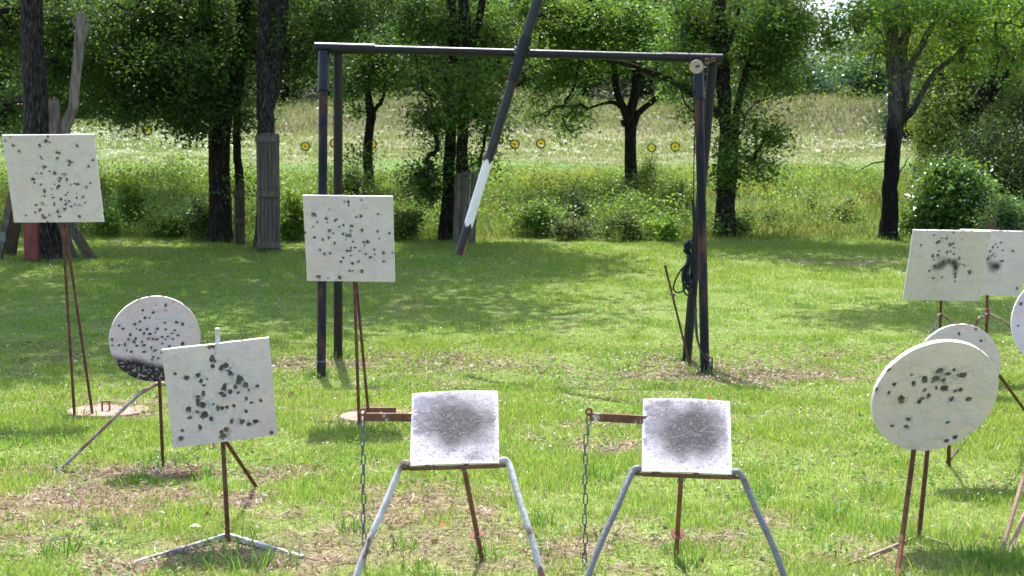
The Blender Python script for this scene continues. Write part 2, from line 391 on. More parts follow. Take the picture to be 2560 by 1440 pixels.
def paint_field(x, y, marks, seed, opts):
    """colour (n,3) and relief (n,) of a shot-up painted plate; x right, y down in metres"""
    n1 = fbm(x * 9, y * 9, 4, seed); n2 = fbm(x * 38, y * 38, 3, seed + 5); n3 = fbm(x * 150, y * 150, 2, seed + 8)
    base = np.array((.905, .815, .785)) * np.array(opts.get('base', (0.756, 0.703, 0.773)))
    col = base * (.93 + .12 * n1[:, None])
    warm = sst(.5, .75, fbm(x * 5, y * 5, 3, seed + 31))[:, None] * .10
    col = col * (1 - warm * np.array((0, .25, .75)))
    h = np.zeros_like(x)
    for k, (sc, th) in enumerate(((14, .55), (22, .6), (34, .62))):          # layers of flaked paint
        f = fbm(x * sc, y * sc * 1.3, 4, seed + 40 + k); h += .0013 * sst(th, th + .012, f)
        crease = (sst(.010, .0, abs(f - th)) * sst(.45, .6, fbm(x * 20, y * 20, 2, seed + 60 + k)))[:, None]
        h += .0012 * crease[:, 0]; col = col * (1 - .28 * crease)  # raised flake edge, its shading painted into the colour as a darker line
        col = col * (1 - (sst(th + .02, th + .10, f)[:, None] * np.array((.055, .04, .02))))
    h += .0012 * n2
    rr = np.random.default_rng(seed)
    for _ in range(opts.get('ghosts', 26)):                                   # older marks under newer paint
        w = opts['w'] / 2
        gx_, gy_ = rr.normal(0, w * .45, 2); r = rr.uniform(.01, .028)
        d = np.hypot(x - gx_, y - gy_) / r + (n2 - .5) * 1.2
        a = (1 - sst(.4, 1.25, d))[:, None] * rr.uniform(.15, .5)
        col = col * (1 - a) + np.array((.50, .51, .55)) * a
    for (mx, my, r, kind) in marks:
        dx, dy = x - mx, y - my
        dd = np.hypot(dx, dy)
        near = dd < r * 5
        if not near.any(): continue
        sd = int(abs(mx * 9137 + my * 5311) * 100) % 97
        nn = fbm(x[near] * 95 + sd, y[near] * 95, 4, seed + sd); ang = np.arctan2(dy[near], dx[near])
        d = np.hypot(dx[near] * (1 + .25 * math.sin(sd)), dy[near] * (1 + .25 * math.cos(sd * 1.7))) / (r * (.45 + 1.15 * nn))
        core = (1 - sst(.82, 1.08, d))[:, None]
        streak = (1 - sst(1.0, 2.3 + 1.2 * vnoise(ang * 2.2 + 20, np.full_like(ang, sd), seed), d)) * sst(.42, .75, fbm(x[near] * 55, y[near] * 55, 3, seed + 3))
        streak = streak[:, None] * .5
        dark = np.array({'k': (.075, .070, .066), 'b': (.16, .105, .065), 'g': (.33, .33, .35)}[kind])
        fill = dark * (.3 + 1.3 * fbm(x[near] * 170, y[near] * 170, 2, seed + sd + 2))[:, None]
        pale = sst(.62, .72, fbm(x[near] * 120, y[near] * 120, 2, seed + sd + 9))[:, None] * .8
        fill = fill * (1 - pale) + np.array((.24, .21, .19)) * pale
        c = col[near]; c = c * (1 - streak) + np.array((.22, .22, .235)) * streak
        col[near] = c * (1 - core) + fill * core
        hh = h[near]; h[near] = hh * (1 - core[:, 0]) - .0025 * core[:, 0] + .0012 * (1 - sst(.0, .3, abs(d - 1.1)))
    for (mx, my, rx, ry, s) in opts.get('spray', ()):                          # soft black spray of lead dust
        d = np.hypot((x - mx) / rx, (y - my) / ry) + (n1 - .5) * .7 + (n3 - .5) * .25
        a = (1 - sst(.15, 1.25, d))[:, None] * s
        col = col * (1 - a) + np.array((.03, .03, .034)) * a
    for (mx, my, r) in opts.get('red', ()):
        d = np.hypot(x - mx, y - my) / r
        a = ((1 - sst(.3, 1.2, d)) * sst(.45, .62, fbm(x * 95, y * 95, 2, seed + 12)))[:, None] * .65
        col = col * (1 - a) + np.array((.6, .13, .12)) * a
    if 'line' in opts:                                                        # black painted foot of the round plate
        (x0, y0), (x1, y1) = opts['line']
        yl = y0 + (y1 - y0) * (x - x0) / (x1 - x0)
        a = sst(-.022, .03, y - yl + (n1 - .5) * .05)
        sp = sst(.62, .68, fbm(x * 110, y * 110, 2, seed + 51)) * .45 * sst(.0, 1, a)
        a = (a * (1 - sp))[:, None]
        col = col * (1 - a) + np.array((.018, .018, .021)) * a
    if 'blast' in opts:                                                       # plate blasted grey, paint left at the edges
        bx, by, br, ext = opts['blast']
        t = fbm(x * 60, y * 85, 4, seed + 71); big = fbm(x * 10, y * 10, 4, seed + 73); fine_ = fbm(x * 240, y * 300, 2, seed + 75)
        wv = fbm(x * 16, y * 16, 3, seed + 74) - .5
        dist = np.hypot((x - bx) * .95, (y - by) * 1.1) * (1 + 1.0 * (big - .5) + .5 * wv)
        p = np.exp(-(dist / br) ** 2.4)                                   # density of the lead dust
        edgew = np.minimum(opts['w'] / 2 - abs(x), opts['w'] / 2 - abs(y))
        grain = sst(.62 - p * .55, .70 - p * .40, 1 - fine_) * sst(.02, .25, p)
        a = np.clip(p * 1.12 + .35 * grain * (1 - p), 0, 1) * sst(.0, .02, edgew + (t - .5) * .03)
        lx0, lx1, ly0, ly1 = ext                                          # bared, flaked region
        reg = sst(.03, -.03, x - lx1 + wv * .12) * sst(-.015, .015, y - ly0 + wv * .05) * sst(.02, -.02, y - ly1 + wv * .10)
        fl = reg * sst(.405, .45, t * .6 + big * .4 + .03) * sst(.0, .012, edgew + (t - .5) * .02)
        lav = np.array((.22, .215, .275)) * (.75 + .5 * fine_)[:, None]
        col = col * (1 - .9 * fl[:, None]) + lav * .9 * fl[:, None]
        grey = np.array((.115, .108, .124)) * (.75 + .5 * fine_)[:, None] * (1 - .70 * sst(.35, 1.0, p))[:, None]
        a3 = a[:, None]
        col = col * (1 - a3) + grey * a3
        rusty = (sst(.60, .68, fbm(x * 120, y * 150, 2, seed + 77)) * .22 * np.clip(a + fl, 0, 1))[:, None]
        col = col * (1 - rusty) + np.array((.27, .20, .15)) * rusty
        bare = (sst(.66, .72, fbm(x * 170, y * 170, 2, seed + 79)) * .08 * sst(.1, .5, a + fl))[:, None]
        col = col * (1 - bare) + np.array((.62, .60, .62)) * bare
        thr = .75 - .06 * np.exp(-(dist / (br * 2.2)) ** 2)
        sp = sst(thr, thr + .03, fbm(x * 125, y * 125, 2, seed + 81)) * np.exp(-(dist / (br * 2.6)) ** 4)
        sp = sp[:, None] * .65
        col = col * (1 - sp) + np.array((.17, .15, .145)) * sp
        h = h * .12 + .0003 * n2 - .0006 * sp[:, 0]
    return col, h

def plate_mesh(name, pc, U, V, w, h, th, shape, N, marks, seed, opts, bow=0):
    Nv = np.cross(U, V)                     # away from the viewer
    g = np.linspace(-1, 1, N + 1); a, b = np.meshgrid(g, g)
    a = a.ravel(); b = b.ravel()
    if shape == 'round': a, b = a * np.sqrt(1 - b * b / 2), b * np.sqrt(1 - a * a / 2)
    x, y = a * w / 2, b * h / 2
    if shape == 'square':                   # slightly uneven sawn edges
        x = x + .0012 * (fbm(y * 14, x * 0 + 3, 2, seed) - .5) * 2 * abs(a); y = y + .0012 * (fbm(x * 14, y * 0 + 7, 2, seed) - .5) * 2 * abs(b)
    opts = dict(opts); opts['w'] = w
    col, hgt = paint_field(x, y, marks, seed, opts)
    bw = bow * (1 - a * a)
    front = pc + np.outer(x, U) + np.outer(y, V) - np.outer(hgt - bw * 0, Nv) + np.outer(-bw, Nv)
    if shape == 'square' and bow: front = front - np.outer(bw * .55 * (1 - b) / 2, V)
    idx = np.arange((N + 1) ** 2).reshape(N + 1, N + 1)
    q = np.stack([idx[:-1, :-1], idx[:-1, 1:], idx[1:, 1:], idx[1:, :-1]], -1).reshape(-1, 4)[:, ::-1]
    ring = np.concatenate([idx[0, :-1], idx[:-1, -1], idx[-1, :0:-1], idx[:0:-1, 0]])
    fr = front[ring]; bk = fr + Nv * th
    m = len(ring); n0 = len(front)
    k = np.arange(m); kn = (k + 1) % m
    rim = np.stack([n0 + k, n0 + m + k, n0 + m + kn, n0 + kn], -1)
    back = n0 + 2 * m + np.arange(m)
    bfan = np.stack([np.full(m, n0 + 3 * m), back[kn], back[k]], -1)
    verts = np.concatenate([front, fr, bk, bk, (pc + Nv * th)[None]])
    rimc = np.array((.82, .81, .80)) * (.9 + .2 * fbm(fr[:, 0] * 40, fr[:, 2] * 40, 3, seed))[:, None]
    rimrust = sst(.66, .74, fbm(fr[:, 0] * 30 + 5, fr[:, 2] * 30, 3, seed + 2))[:, None]
    rimc = rimc * (1 - rimrust) + np.array((.25, .14, .08)) * rimrust
    cols = np.concatenate([col, rimc, rimc, np.full((m + 1, 3), .5)])
    me = np_mesh(name, verts, [q, rim, bfan], M_plate, cols, smooth=True)
    try: me.set_sharp_from_angle(angle=math.radians(60))
    except Exception: pass
    return me

def Zm(ox, oy, sc, pts, r0, pxm):
    """marks read off enlargements: (x, y, size letter/kind) -> pixel positions"""
    return [(ox + p[0] / sc, oy + p[1] / sc, (p[2] if len(p) > 2 else 'k')) for p in pts]
def mk(pc, U, V, pts, r):
    out = []
    for k, (px, py, kind) in enumerate(pts):
        lx, ly = to_local(pc, U, V, px, py)
        big = 1.45 if kind.isupper() else 1.0
        out.append((lx, ly, r * big * (.7 + .55 * ((k * 37) % 11) / 10), kind.lower()))
    return out

marks_A = Zm(0, 300, 3.6, [(90,152),(47,186),(117,230,'b'),(170,283,'B'),(357,230),(412,188),(445,200),(430,148),(515,292),(537,300),(512,345),(362,332),(378,347),(692,232),(835,360,'b'),(797,417),(625,378,'B'),(655,380,'b'),(622,405),(402,422),(395,425),(372,482),(327,480),(447,462),(490,478,'K'),(562,488),(585,492),(545,525),(535,550),(600,537),(297,533,'K'),(310,565),(371,580),(495,580),(530,595,'K'),(520,610),(468,622),(398,630),(400,645),(638,583),(670,570),(697,580,'b'),(813,570,'b'),(778,605,'G'),(610,655),(592,677),(400,685),(687,660),(690,700),(750,692,'b'),(765,745,'b'),(475,698,'b'),(550,712),(585,725,'b'),(620,730,'b'),(600,750,'b'),(590,760),(485,750),(487,770,'B'),(380,750,'G'),(325,765),(672,760),(640,778),(715,768,'g'),(585,800,'B'),(365,805,'b'),(350,818,'b'),(315,830),(520,825),(233,858,'b'),(380,860,'B'),(400,880,'B'),(447,858),(538,870,'b'),(717,868),(430,915)], 0, 0)
marks_C = Zm(620, 460, 2.25, [(457,142),(541,101),(565,100),(566,120),(637,92,'b'),(370,172,'B'),(382,178,'b'),(390,213),(440,195,'b'),(497,200),(490,206),(447,217),(610,186),(635,180),(730,170,'B'),(366,240),(456,262),(515,240),(535,232),(583,236),(578,262),(640,260),(480,277),(535,283),(557,290),(572,285),(575,295),(321,273,'b'),(795,277,'B'),(728,267),(372,302),(422,314,'b'),(455,302),(550,313),(590,325),(487,333),(738,308,'b'),(650,327),(672,325),(655,345),(557,375),(572,375),(580,360),(602,358),(627,375),(405,370),(430,393,'b'),(462,390,'B'),(710,368,'b'),(662,395,'b'),(714,395),(687,412,'b'),(763,390,'b'),(813,388),(535,415),(578,402),(522,436),(588,448,'B'),(622,437,'B'),(763,436,'b'),(572,488,'b'),(590,488,'b'),(640,490,'B'),(395,520,'B'),(405,524,'b'),(515,525,'B'),(450,530)], 0, 0)
marks_D = Zm(0, 700, 1.946, [(1020,328,'B'),(1035,326,'b'),(1035,385,'K'),(1045,395),(1035,422),(1100,415,'K'),(1110,440),(1120,455,'K'),(1080,428),(853,457),(907,477),(957,462),(966,465),(978,490),(1008,483),(1165,480,'K'),(1160,497),(993,512),(1092,512),(1092,530),(1145,520,'K'),(1195,512,'K'),(1210,535),(1253,515),(990,552),(1075,552,'K'),(1090,560),(1120,545),(1158,548),(962,567),(965,590),(965,605),(1198,577),(1222,597),(1268,587),(985,608,'K'),(1038,605),(1058,622),(1082,623),(1105,620),(1138,613),(918,630),(960,642),(995,657,'K'),(1197,640,'K'),(924,670,'b'),(1027,676),(1125,687,'B'),(972,713,'B'),(1178,688),(1210,702,'K'),(1243,690),(1100,730,'B'),(1077,742,'b'),(1085,762,'B'),(887,733,'b'),(880,773,'B'),(1320,742,'b')], 0, 0)
marks_E = Zm(0, 700, 1.946, [(805,123,'B'),(693,147),(706,183),(727,185),(655,215),(680,203),(803,207),(857,205,'K'),(888,215),(581,222),(600,236),(665,236),(683,243),(765,240),(807,240),(545,290),(632,266),(625,288),(700,260),(730,262),(755,255),(788,278),(835,260),(840,288),(887,310),(547,318),(577,318),(608,315),(617,343),(665,320),(700,318),(760,290),(745,287),(770,285),(825,325),(745,375),(740,388),(770,380),(715,240),(690,300),(720,285),(652,300),(660,285),(805,290),(815,275),(735,330),(752,345),(790,310),(640,350),(700,350),(865,270),(850,245),(745,158),(785,352)], 0, 0)
marks_R = Zm(2060, 540, 1.6, [(258,616,'B'),(206,693,'b'),(280,673),(258,706,'B'),(310,730,'K'),(308,745,'b'),(350,635),(357,670),(403,655,'K'),(400,648),(403,695),(392,730,'K'),(380,742),(420,718),(431,665),(448,650,'K'),(463,618,'K'),(455,622),(477,655),(494,632),(519,615),(550,635,'K'),(450,688),(468,692),(484,688,'K'),(525,700),(545,695),(507,733),(515,726),(577,733),(338,812),(271,838),(329,842),(494,825),(490,897),(524,884)], 0, 0)
marks_R2 = Zm(2060, 540, 1.6, [(628,500,'K'),(608,452,'b'),(580,545),(540,470),(650,590)], 0, 0)
marks_B1 = Zm(2200, 560, 2.572, [(347,70),(475,55,'b'),(263,135,'b'),(527,102,'b'),(370,120,'B'),(380,112),(400,92),(427,92),(452,133),(472,123),(473,153),(378,174),(430,183,'b'),(455,177,'b'),(475,195),(372,200),(340,205),(346,230),(512,218),(317,300),(515,257),(535,262,'b'),(548,272,'b'),(577,308,'B'),(343,350),(397,342),(485,320,'b'),(483,343),(482,370),(405,245,'b'),(445,230,'g'),(485,288,'g'),(350,270),(405,290)], 0, 0)
marks_B2 = Zm(2200, 560, 2.572, [(740,110),(775,120),(727,150),(757,150,'K'),(790,168),(710,175),(730,190),(855,175,'K'),(740,210),(700,215),(690,225),(790,237),(775,237),(882,415,'B'),(745,130),(720,200)], 0, 0)

def plate(root, corners, Yd, shape, th, N, marks, r, seed, opts, ell=None, forward=True, bow=0):
    pc, U, V, w, h = plate_axes(corners, Yd, forward, ell)
    me = plate_mesh('plate', pc, U, V, w, h, th, shape, N, mk(pc, U, V, marks, r), seed, opts, bow)
    link('plate', me, root)
    return pc, U, V, w, h
def loc(pc, U, V, u, v, back=0): return pc + U * u + V * v + np.cross(U, V) * back
def att(pp, px, py, back=.03):
    lx, ly = to_local(*pp[:3], px, py); return loc(*pp[:3], lx, ly, back)
def sink(p, d=.06): return np.array((p[0], p[1], p[2] - d))
def rods(root, name, pts, r, mat=None, ridge=.10, part=True):
    return Geo().tube(pts, r, 10, True, ridge, .011).build(name, mat or M_rebar, root, smooth=False)

# far-left square plate on two tall rods
footA = G(188, 1052)
tA = thing('square_target', 'tall square white plate on two long rusty rods at the left edge of the photo', 'shooting target', footA)
YA = 9.55
pA = plate(tA, [(5, 338), (234, 336), (260, 555), (35, 556)], YA, 'square', .013, 190, marks_A, .0078, 11, {'ghosts': 40})
topA = loc(*pA[:3], .0, .0, .035)
rods(tA, 'front_rod', [att(pA, 146, 450), att(pA, 152, 557), sink(footA)], .0098)
rods(tA, 'rear_rod', [att(pA, 152, 500, .055), att(pA, 157, 570, .05), sink(G(235, 1043))], .0098)
Geo().box(loc(*pA[:3], -.02, .06, .04), (.05, .05, .12)).build('socket', M_rust, tA)

# centre square plate on two tall rods
footC = G(899, 1074)
tC = thing('square_target', 'square white plate with brown bullet pits before the pipe frame\'s left legs', 'shooting target', footC)
YC = 9.2
pC = plate(tC, [(757, 488), (981, 491), (988, 705), (767, 702)], YC, 'square', .013, 190, marks_C, .0078, 12, {'ghosts': 60, 'base': (0.756, 0.703, 0.754)})
rods(tC, 'front_rod', [att(pC, 880, 600), att(pC, 884, 706), sink(footC)], .0105)
rods(tC, 'rear_rod', [att(pC, 882, 660, .055), att(pC, 888, 715, .05), sink(G(925, 1057))], .0098)
Geo().box(loc(*pC[:3], .01, .06, .04), (.05, .05, .12)).build('socket', M_rust, tC)

# discs lying in the grass behind the two
for (c, rx, lab, seed) in (((270, 1031), 101, 'pink weathered steel disc in the grass with a small open bracket on top', 1), ((948, 1045), 98, 'pinkish flat steel disc in the grass behind a rusty painted arm, block on top', 2)):
    g = G(*c); r = rx * g[1] / F
    t = thing('ground_disc', lab, 'steel disc', g, 'steel discs lying in the grass')
    Geo().tube([g + (0, 0, .0), g + (0, 0, .012), g + (0, 0, .017)], [r, r, r * .985], 56).build('lid', M_pinkrust, t)
    b = Geo()
    if seed == 1:
        bp = g + np.array((0, -.05, .017))
        for (dx, dz, sx, sz) in ((-.025, .03, .008, .06), (.025, .03, .008, .06), (0, .064, .058, .008)): b.box(bp + (dx, 0, dz), (sx, .02, sz))
        b.build('bracket', M_rust, t)
    else:
        b.box(g + np.array((.02, -.1, .05)), (.2, .05, .07)).build('block', M_rust, t)

# round plate with a black foot, left
footE = G(408, 1166)
tE = thing('round_target', 'round white plate with a black painted foot and red smudges, behind the tilted square plate', 'shooting target', footE)
YE = 7.72
ce = ((388, 848), 116)
ellE = (115, 107, -500)
pE_axes = plate_axes(ce, YE, True, ellE)
lineE = [to_local(*pE_axes[:3], 288, 888), to_local(*pE_axes[:3], 411, 912)]
redE = [(*to_local(*pE_axes[:3], a, b), r) for a, b, r in ((388, 769, .032), (351, 782, .02), (344, 753, .016), (431, 756, .018), (416, 774, .02))]
pE = plate(tE, ce, YE, 'round', .013, 190, marks_E, .0075, 13, {'ghosts': 50, 'line': lineE, 'red': redE, 'base': (0.729, 0.680, 0.758)}, ell=ellE)
rods(tE, 'post', [att(pE, 396, 900), att(pE, 400, 957), sink(footE)], .0095)
jE = att(pE, 400, 966, .045)
fE = sink(G(118, 1182), .05); kE = P(338, 994, 7.7)
Geo().tube(curve([fE, fE + (kE - fE) * .33, fE + (kE - fE) * .66, kE, P(372, 971, 7.76), jE, P(430, 972, 7.95), P(490, 1040, 8.3), sink(G(560, 1125))], 60), .0105, 10, True, .08, .011).build('bent_brace', M_rebar_pale, tE)

# tilted square plate, front left
footD = G(571, 1362)
tD = thing('square_target', 'tilted square white plate on one rebar post with V-shaped bars at its foot', 'shooting target', footD)
YD = 6.05
pD = plate(tD, [(403, 874), (673, 845), (694, 1086), (433, 1121)], YD, 'square', .014, 220, marks_D, .0088, 14, {'ghosts': 34})
rods(tD, 'post', [att(pD, 552, 1000), att(pD, 558, 1110), sink(footD, .02)], .0102)
rods(tD, 'brace', [att(pD, 556, 1080, .05), att(pD, 566, 1114, .05), sink(G(650, 1204))], .0085, M_rebar)
def flatbar(root, pts, w, h, mat, name):
    g = Geo()
    for a, b in zip(pts[:-1], pts[1:]):
        d = b - a; L = np.linalg.norm(d); d /= L; s_ = np.cross(d, (0, 0, 1)); s_ /= np.linalg.norm(s_)
        g.box((a + b) / 2, (L * 1.01, w, h), [d, s_, np.cross(s_, d)])
    return g.build(name, mat, root)
apex = G(566, 1352) + (0, 0, .02)
flatbar(tD, [apex, G(460, 1380) + (0, 0, .014), G(330, 1412) + (0, 0, .004)], .018, .018, M_whitebar, 'foot_bar')
flatbar(tD, [apex + (.008, 0, 0), G(660, 1374) + (0, 0, .014), G(757, 1398) + (0, 0, .004)], .018, .018, M_whitebar, 'foot_bar')
Geo().tube([att(pD, 546, 920), att(pD, 545, 850), att(pD, 544, 826)], .0105, 12).build('painted_pipe_end', M_legwhite, tD, smooth=True)

# two round plates, right
footR = G(2295, 1357)
tR = thing('round_target', 'large round white plate tilted forward on two leaning rebar rods, nearest on the right', 'shooting target', footR)
YR = 5.95
pR = plate(tR, ((2338, 993), 167), YR, 'round', .021, 230, marks_R, .0092, 15, {'ghosts': 14, 'base': (0.747, 0.685, 0.744)}, ell=(159, 137, -4800))
rods(tR, 'post', [att(pR, 2345, 1060, .05), att(pR, 2331, 1125, .05), sink(footR, .02)], .0102)
rods(tR, 'front_brace', [att(pR, 2305, 1060), att(pR, 2292, 1126), sink(G(2236, 1462))], .0105)
apexR = G(2296, 1352) + (0, 0, .016)
flatbar(tR, [apexR, G(2200, 1388) + (0, 0, .012), G(2105, 1422) + (0, 0, .002)], .012, .012, M_rebar_pale, 'foot_bar')
flatbar(tR, [apexR + (.006, 0, 0), G(2335, 1358) + (0, 0, .012), G(2372, 1364) + (0, 0, .002)], .012, .012, M_rebar_pale, 'foot_bar')

footR2 = G(2372, 1160)
tR2 = thing('round_target', 'round white plate mostly hidden behind the large forward-tilted round plate', 'shooting target', footR2)
YR2 = 7.3
pR2 = plate(tR2, ((2391, 923), 117), YR2, 'round', .014, 150, marks_R2, .009, 16, {'ghosts': 12, 'base': (0.738, 0.680, 0.754)}, ell=(111, 112, -1600))
rods(tR2, 'post', [att(pR2, 2385, 960), att(pR2, 2380, 1035), sink(footR2)], .0098)
rods(tR2, 'rear_brace', [att(pR2, 2440, 905, .05), P(2500, 940, YR2 + .45), sink(G(2585, 1035))], .0085)
flatbar(tR2, [footR2 + (0, .02, .01), G(2490, 1010) + (0, 0, .008), G(2545, 1027) + (0, 0, .004)], .016, .014, M_darkmetal, 'foot_bar')

footR3 = G(2484, 1416)
tR3 = thing('round_target', 'round white plate cut by the right edge of the photo, on pale crossing rods', 'shooting target', footR3)
YR3 = 6.6
pR3 = plate(tR3, ((2651, 808), 124), YR3, 'round', .014, 150, [(2545, 815, 'k'), (2552, 760, 'b'), (2640, 800, 'k'), (2660, 820, 'k'), (2690, 760, 'k'), (2600, 860, 'k')], .009, 17, {'ghosts': 12, 'base': (0.738, 0.671, 0.739)}, ell=(123, 121, 0))
rods(tR3, 'front_rod', [att(pR3, 2630, 900), P(2560, 1190, 6.2), sink(footR3)], .0095, M_rebar_pink)
rods(tR3, 'front_rod', [att(pR3, 2655, 900), P(2565, 1275, 6.15), sink(G(2492, 1428))], .0095, M_rebar_pink, ridge=.03)
rods(tR3, 'post', [att(pR3, 2655, 860), sink(G(2668, 1240))], .0095)

# two square plates, right rear
footB = G(2347, 968)
tB = thing('square_target', 'square white plate with a sooty black patch at its middle, left of the overlapping pair', 'shooting target', footB)
YB = 10.6
axB = plate_axes([(2283, 575), (2478, 578), (2448, 753), (2257, 749)], YB)
sprB = [(*to_local(*axB[:3], 2200 + a / 2.572, 560 + b / 2.572), r1, r2, k) for a, b, r1, r2, k in ((365, 275, .05, .035, .75), (400, 258, .05, .04, .8), (440, 240, .06, .03, .75), (475, 250, .04, .045, .95), (488, 275, .03, .04, 1.0), (480, 310, .025, .05, .5), (400, 220, .07, .03, .3), (355, 320, .05, .08, .12))]
pB = plate(tB, [(2283, 575), (2478, 578), (2448, 753), (2257, 749)], YB, 'square', .014, 180, marks_B1, .0085, 18,
      {'ghosts': 6, 'base': (.738, .703, .754), 'spray': sprB})
rods(tB, 'post', [att(pB, 2357, 690), att(pB, 2355, 753), sink(footB)], .0098)
jB = att(pB, 2353, 785, .01)
Geo().tube(curve([jB, P(2340, 805, YB - .0), P(2300, 960, 10.2), sink(G(2285, 990))], 30), .008, 8, True, .05).build('leg', M_rebar_pale, tB)
Geo().tube(curve([jB, P(2372, 800, YB + .15), P(2420, 850, YB + .7), sink(G(2470, 900))], 30), .008, 8, True, .05).build('leg', M_rebar_pale, tB)

footB2 = G(2464, 935)
tB2 = thing('square_target', 'square white plate with a red clamp on its post, right of the overlapping pair', 'shooting target', footB2)
YB2 = 11.3
axB2 = plate_axes([(2401, 574), (2577, 579), (2551, 741), (2378, 734)], YB2)
sprB2 = [(*to_local(*axB2[:3], 2200 + a / 2.572, 560 + b / 2.572), r1, r2, k) for a, b, r1, r2, k in ((720, 262, .05, .035, .7), (752, 272, .04, .035, 1.0), (700, 225, .04, .05, .4), (730, 290, .05, .04, .5))]
pB2 = plate(tB2, [(2401, 574), (2577, 579), (2551, 741), (2378, 734)], YB2, 'square', .014, 160, marks_B2, .0085, 19,
      {'ghosts': 10, 'base': (0.729, 0.689, 0.788), 'spray': sprB2})
rods(tB2, 'post', [att(pB2, 2472, 690), att(pB2, 2471, 738), sink(footB2)], .011)
jB2 = att(pB2, 2469, 787, .01)
Geo().tube(curve([sink(G(2400, 915)), P(2440, 810, 10.9), P(2458, 790, 11.15), jB2, P(2485, 790, 11.4), P(2525, 815, 11.7), sink(G(2640, 900))], 50), .0105, 10, True, .05).build('bent_leg', M_rebar_pale, tB2)
Geo().tube([att(pB2, 2470, 772, .012), att(pB2, 2469, 800, .0)], .0145, 12).build('clamp', M_redpaint, tB2)

# ------------------------------------------------------------------ two tipping plates on splayed legs
def tipping(corners, Yd, lab, seed, legL, legR, prop, washer, arm, blast, leg_mats):
    foot = G(prop[-1][0], prop[-1][1])
    t = thing('tipping_target', lab, 'shooting target', foot, 'tipping plates on splayed legs')
    pc, U, V, w, h = plate(t, corners, Yd, 'square', .012, 220, [], .006, seed, {'ghosts': 0, 'base': (.80, .78, .84), 'blast': blast}, forward=False, bow=.006)
    tl, tr, br, bl = corners
    hb = loc(pc, U, V, 0, h / 2 + .006, .012)
    g = Geo(); g.box(hb, (w * 1.0, .012, .012), [U, np.cross(U, V), V]); g.build('hinge_bar', M_rust, t)
    g = Geo(); g.tube([hb - U * (w / 2 + .03), hb + U * (w / 2 + .03)], .0062, 12); g.build('hinge_rod', M_rust, t, smooth=True)
    for pts, sgn, lm in ((legL, -1, leg_mats[0]), (legR, 1, leg_mats[1])):
        top = hb + U * sgn * (w / 2 + .012) + (0, 0, .012)
        knee = hb + U * sgn * (w / 2 + .03) + (0, -.01, .02)
        f = G(*pts)
        d = (f - knee); 
        pl = curve([top + (0, .03, -.004), top + (0, 0, .012), knee + (U * sgn * .008) - (0, 0, .012), knee + d * .3, knee + d * .65, f - (0, 0, .04)], 40)
        Geo().tube(pl, .0125, 16).build('leg', lm, t, smooth=True)
    pr = [loc(pc, U, V, prop[0], h / 2 - .01, .045)] + [sink(foot, .08)]
    rp = Geo().tube(pr, .0098, 14).build('rear_prop', M_rust, t, smooth=True)
    a, b = pr; wp = a + (b - a) * washer
    Geo().disc(wp, b - a, .029, .004, 28).build('washer', M_rust, rp)
    p = loc(pc, U, V, prop[0] * .9 + .004, h / 2 + .012, .02)
    Geo().torus(p, (0, 1, 0), .009, .0035).build('shackle', M_steel, t, smooth=True)
    # arm with an eye at its end
    a0 = loc(pc, U, V, -w / 2 + .05, arm[0], .02); a1 = P(*arm[1], Yd + arm[2])
    d = a1 - a0; L = np.linalg.norm(d); d /= L; s_ = np.cross(d, (0, 0, 1)); s_ /= np.linalg.norm(s_); up = np.cross(s_, d)
    am = Geo().box((a0 + a1) / 2, (L, .026, .005), [d, s_, up]).box((a0 + a1) / 2 - up * .016 - s_ * .0105, (L, .005, .027), [d, s_, up]).build('arm', M_whiterust, t)
    e = a1 + d * .002 + up * .006
    Geo().torus(e, s_, .012, .005, seg=20).build('eye', M_rust, am, smooth=True)
    return e, t
def chain(e, px_x, y_end, lab):
    g = Geo(); p = e - np.array((0, 0, .012)); pitch = .040; k = 0
    end_z = P(px_x, y_end, e[1])[2]
    z = p[2]
    while z > end_z:
        x = p[0] + (P(px_x, 1200, e[1])[0] - p[0]) * min(1, (p[2] - z) / .1) + .002 * math.sin(k * 1.7)
        n = np.array((0.25, 1, 0)) if k % 2 == 0 else np.array((1, -.25, 0.0))
        g.torus((x, p[1] + .002 * math.cos(k * 2.1), z - pitch / 2), n, .0078, .0031, u=(0, 0, 1), elong=.0142, seg=22, sides=8)
        z -= pitch; k += 1
    o = g.build('chain', M_steel, None, smooth=True)
    return tag(o, lab, 'chain', 'chains hanging from the tipping plates')
e1, t1 = tipping([(1030, 983), (1245, 978), (1248, 1157), (1025, 1165)], 5.65, 'white tipping plate scoured grey, on peeling white legs, left of the middle pair', 21, (868, 1482), (1372, 1482), (.035, (1214, 1395)), .60, (-.085, (908, 1034), .02), (.020, -.016, .165, (-.17, .0, -.155, .035)), (M_legwhite, M_legwhite))
chain(e1, 908, 1475, 'grey steel chain hanging beside the peeling white-legged tipping plate')
e2, t2 = tipping([(1608, 997), (1825, 1003), (1830, 1187), (1604, 1178)], 5.6, 'white tipping plate scoured grey, on dark grey painted legs, right of the middle pair', 25, (1447, 1482), (1984, 1482), (-.02, (1688, 1385)), .58, (-.10, (1473, 1033), .02), (.004, -.022, .17, (-.17, -.035, -.165, .025)), (M_greypaint, M_greypaint))
chain(e2, 1463, 1475, 'grey steel chain hanging beside the grey-legged tipping plate')

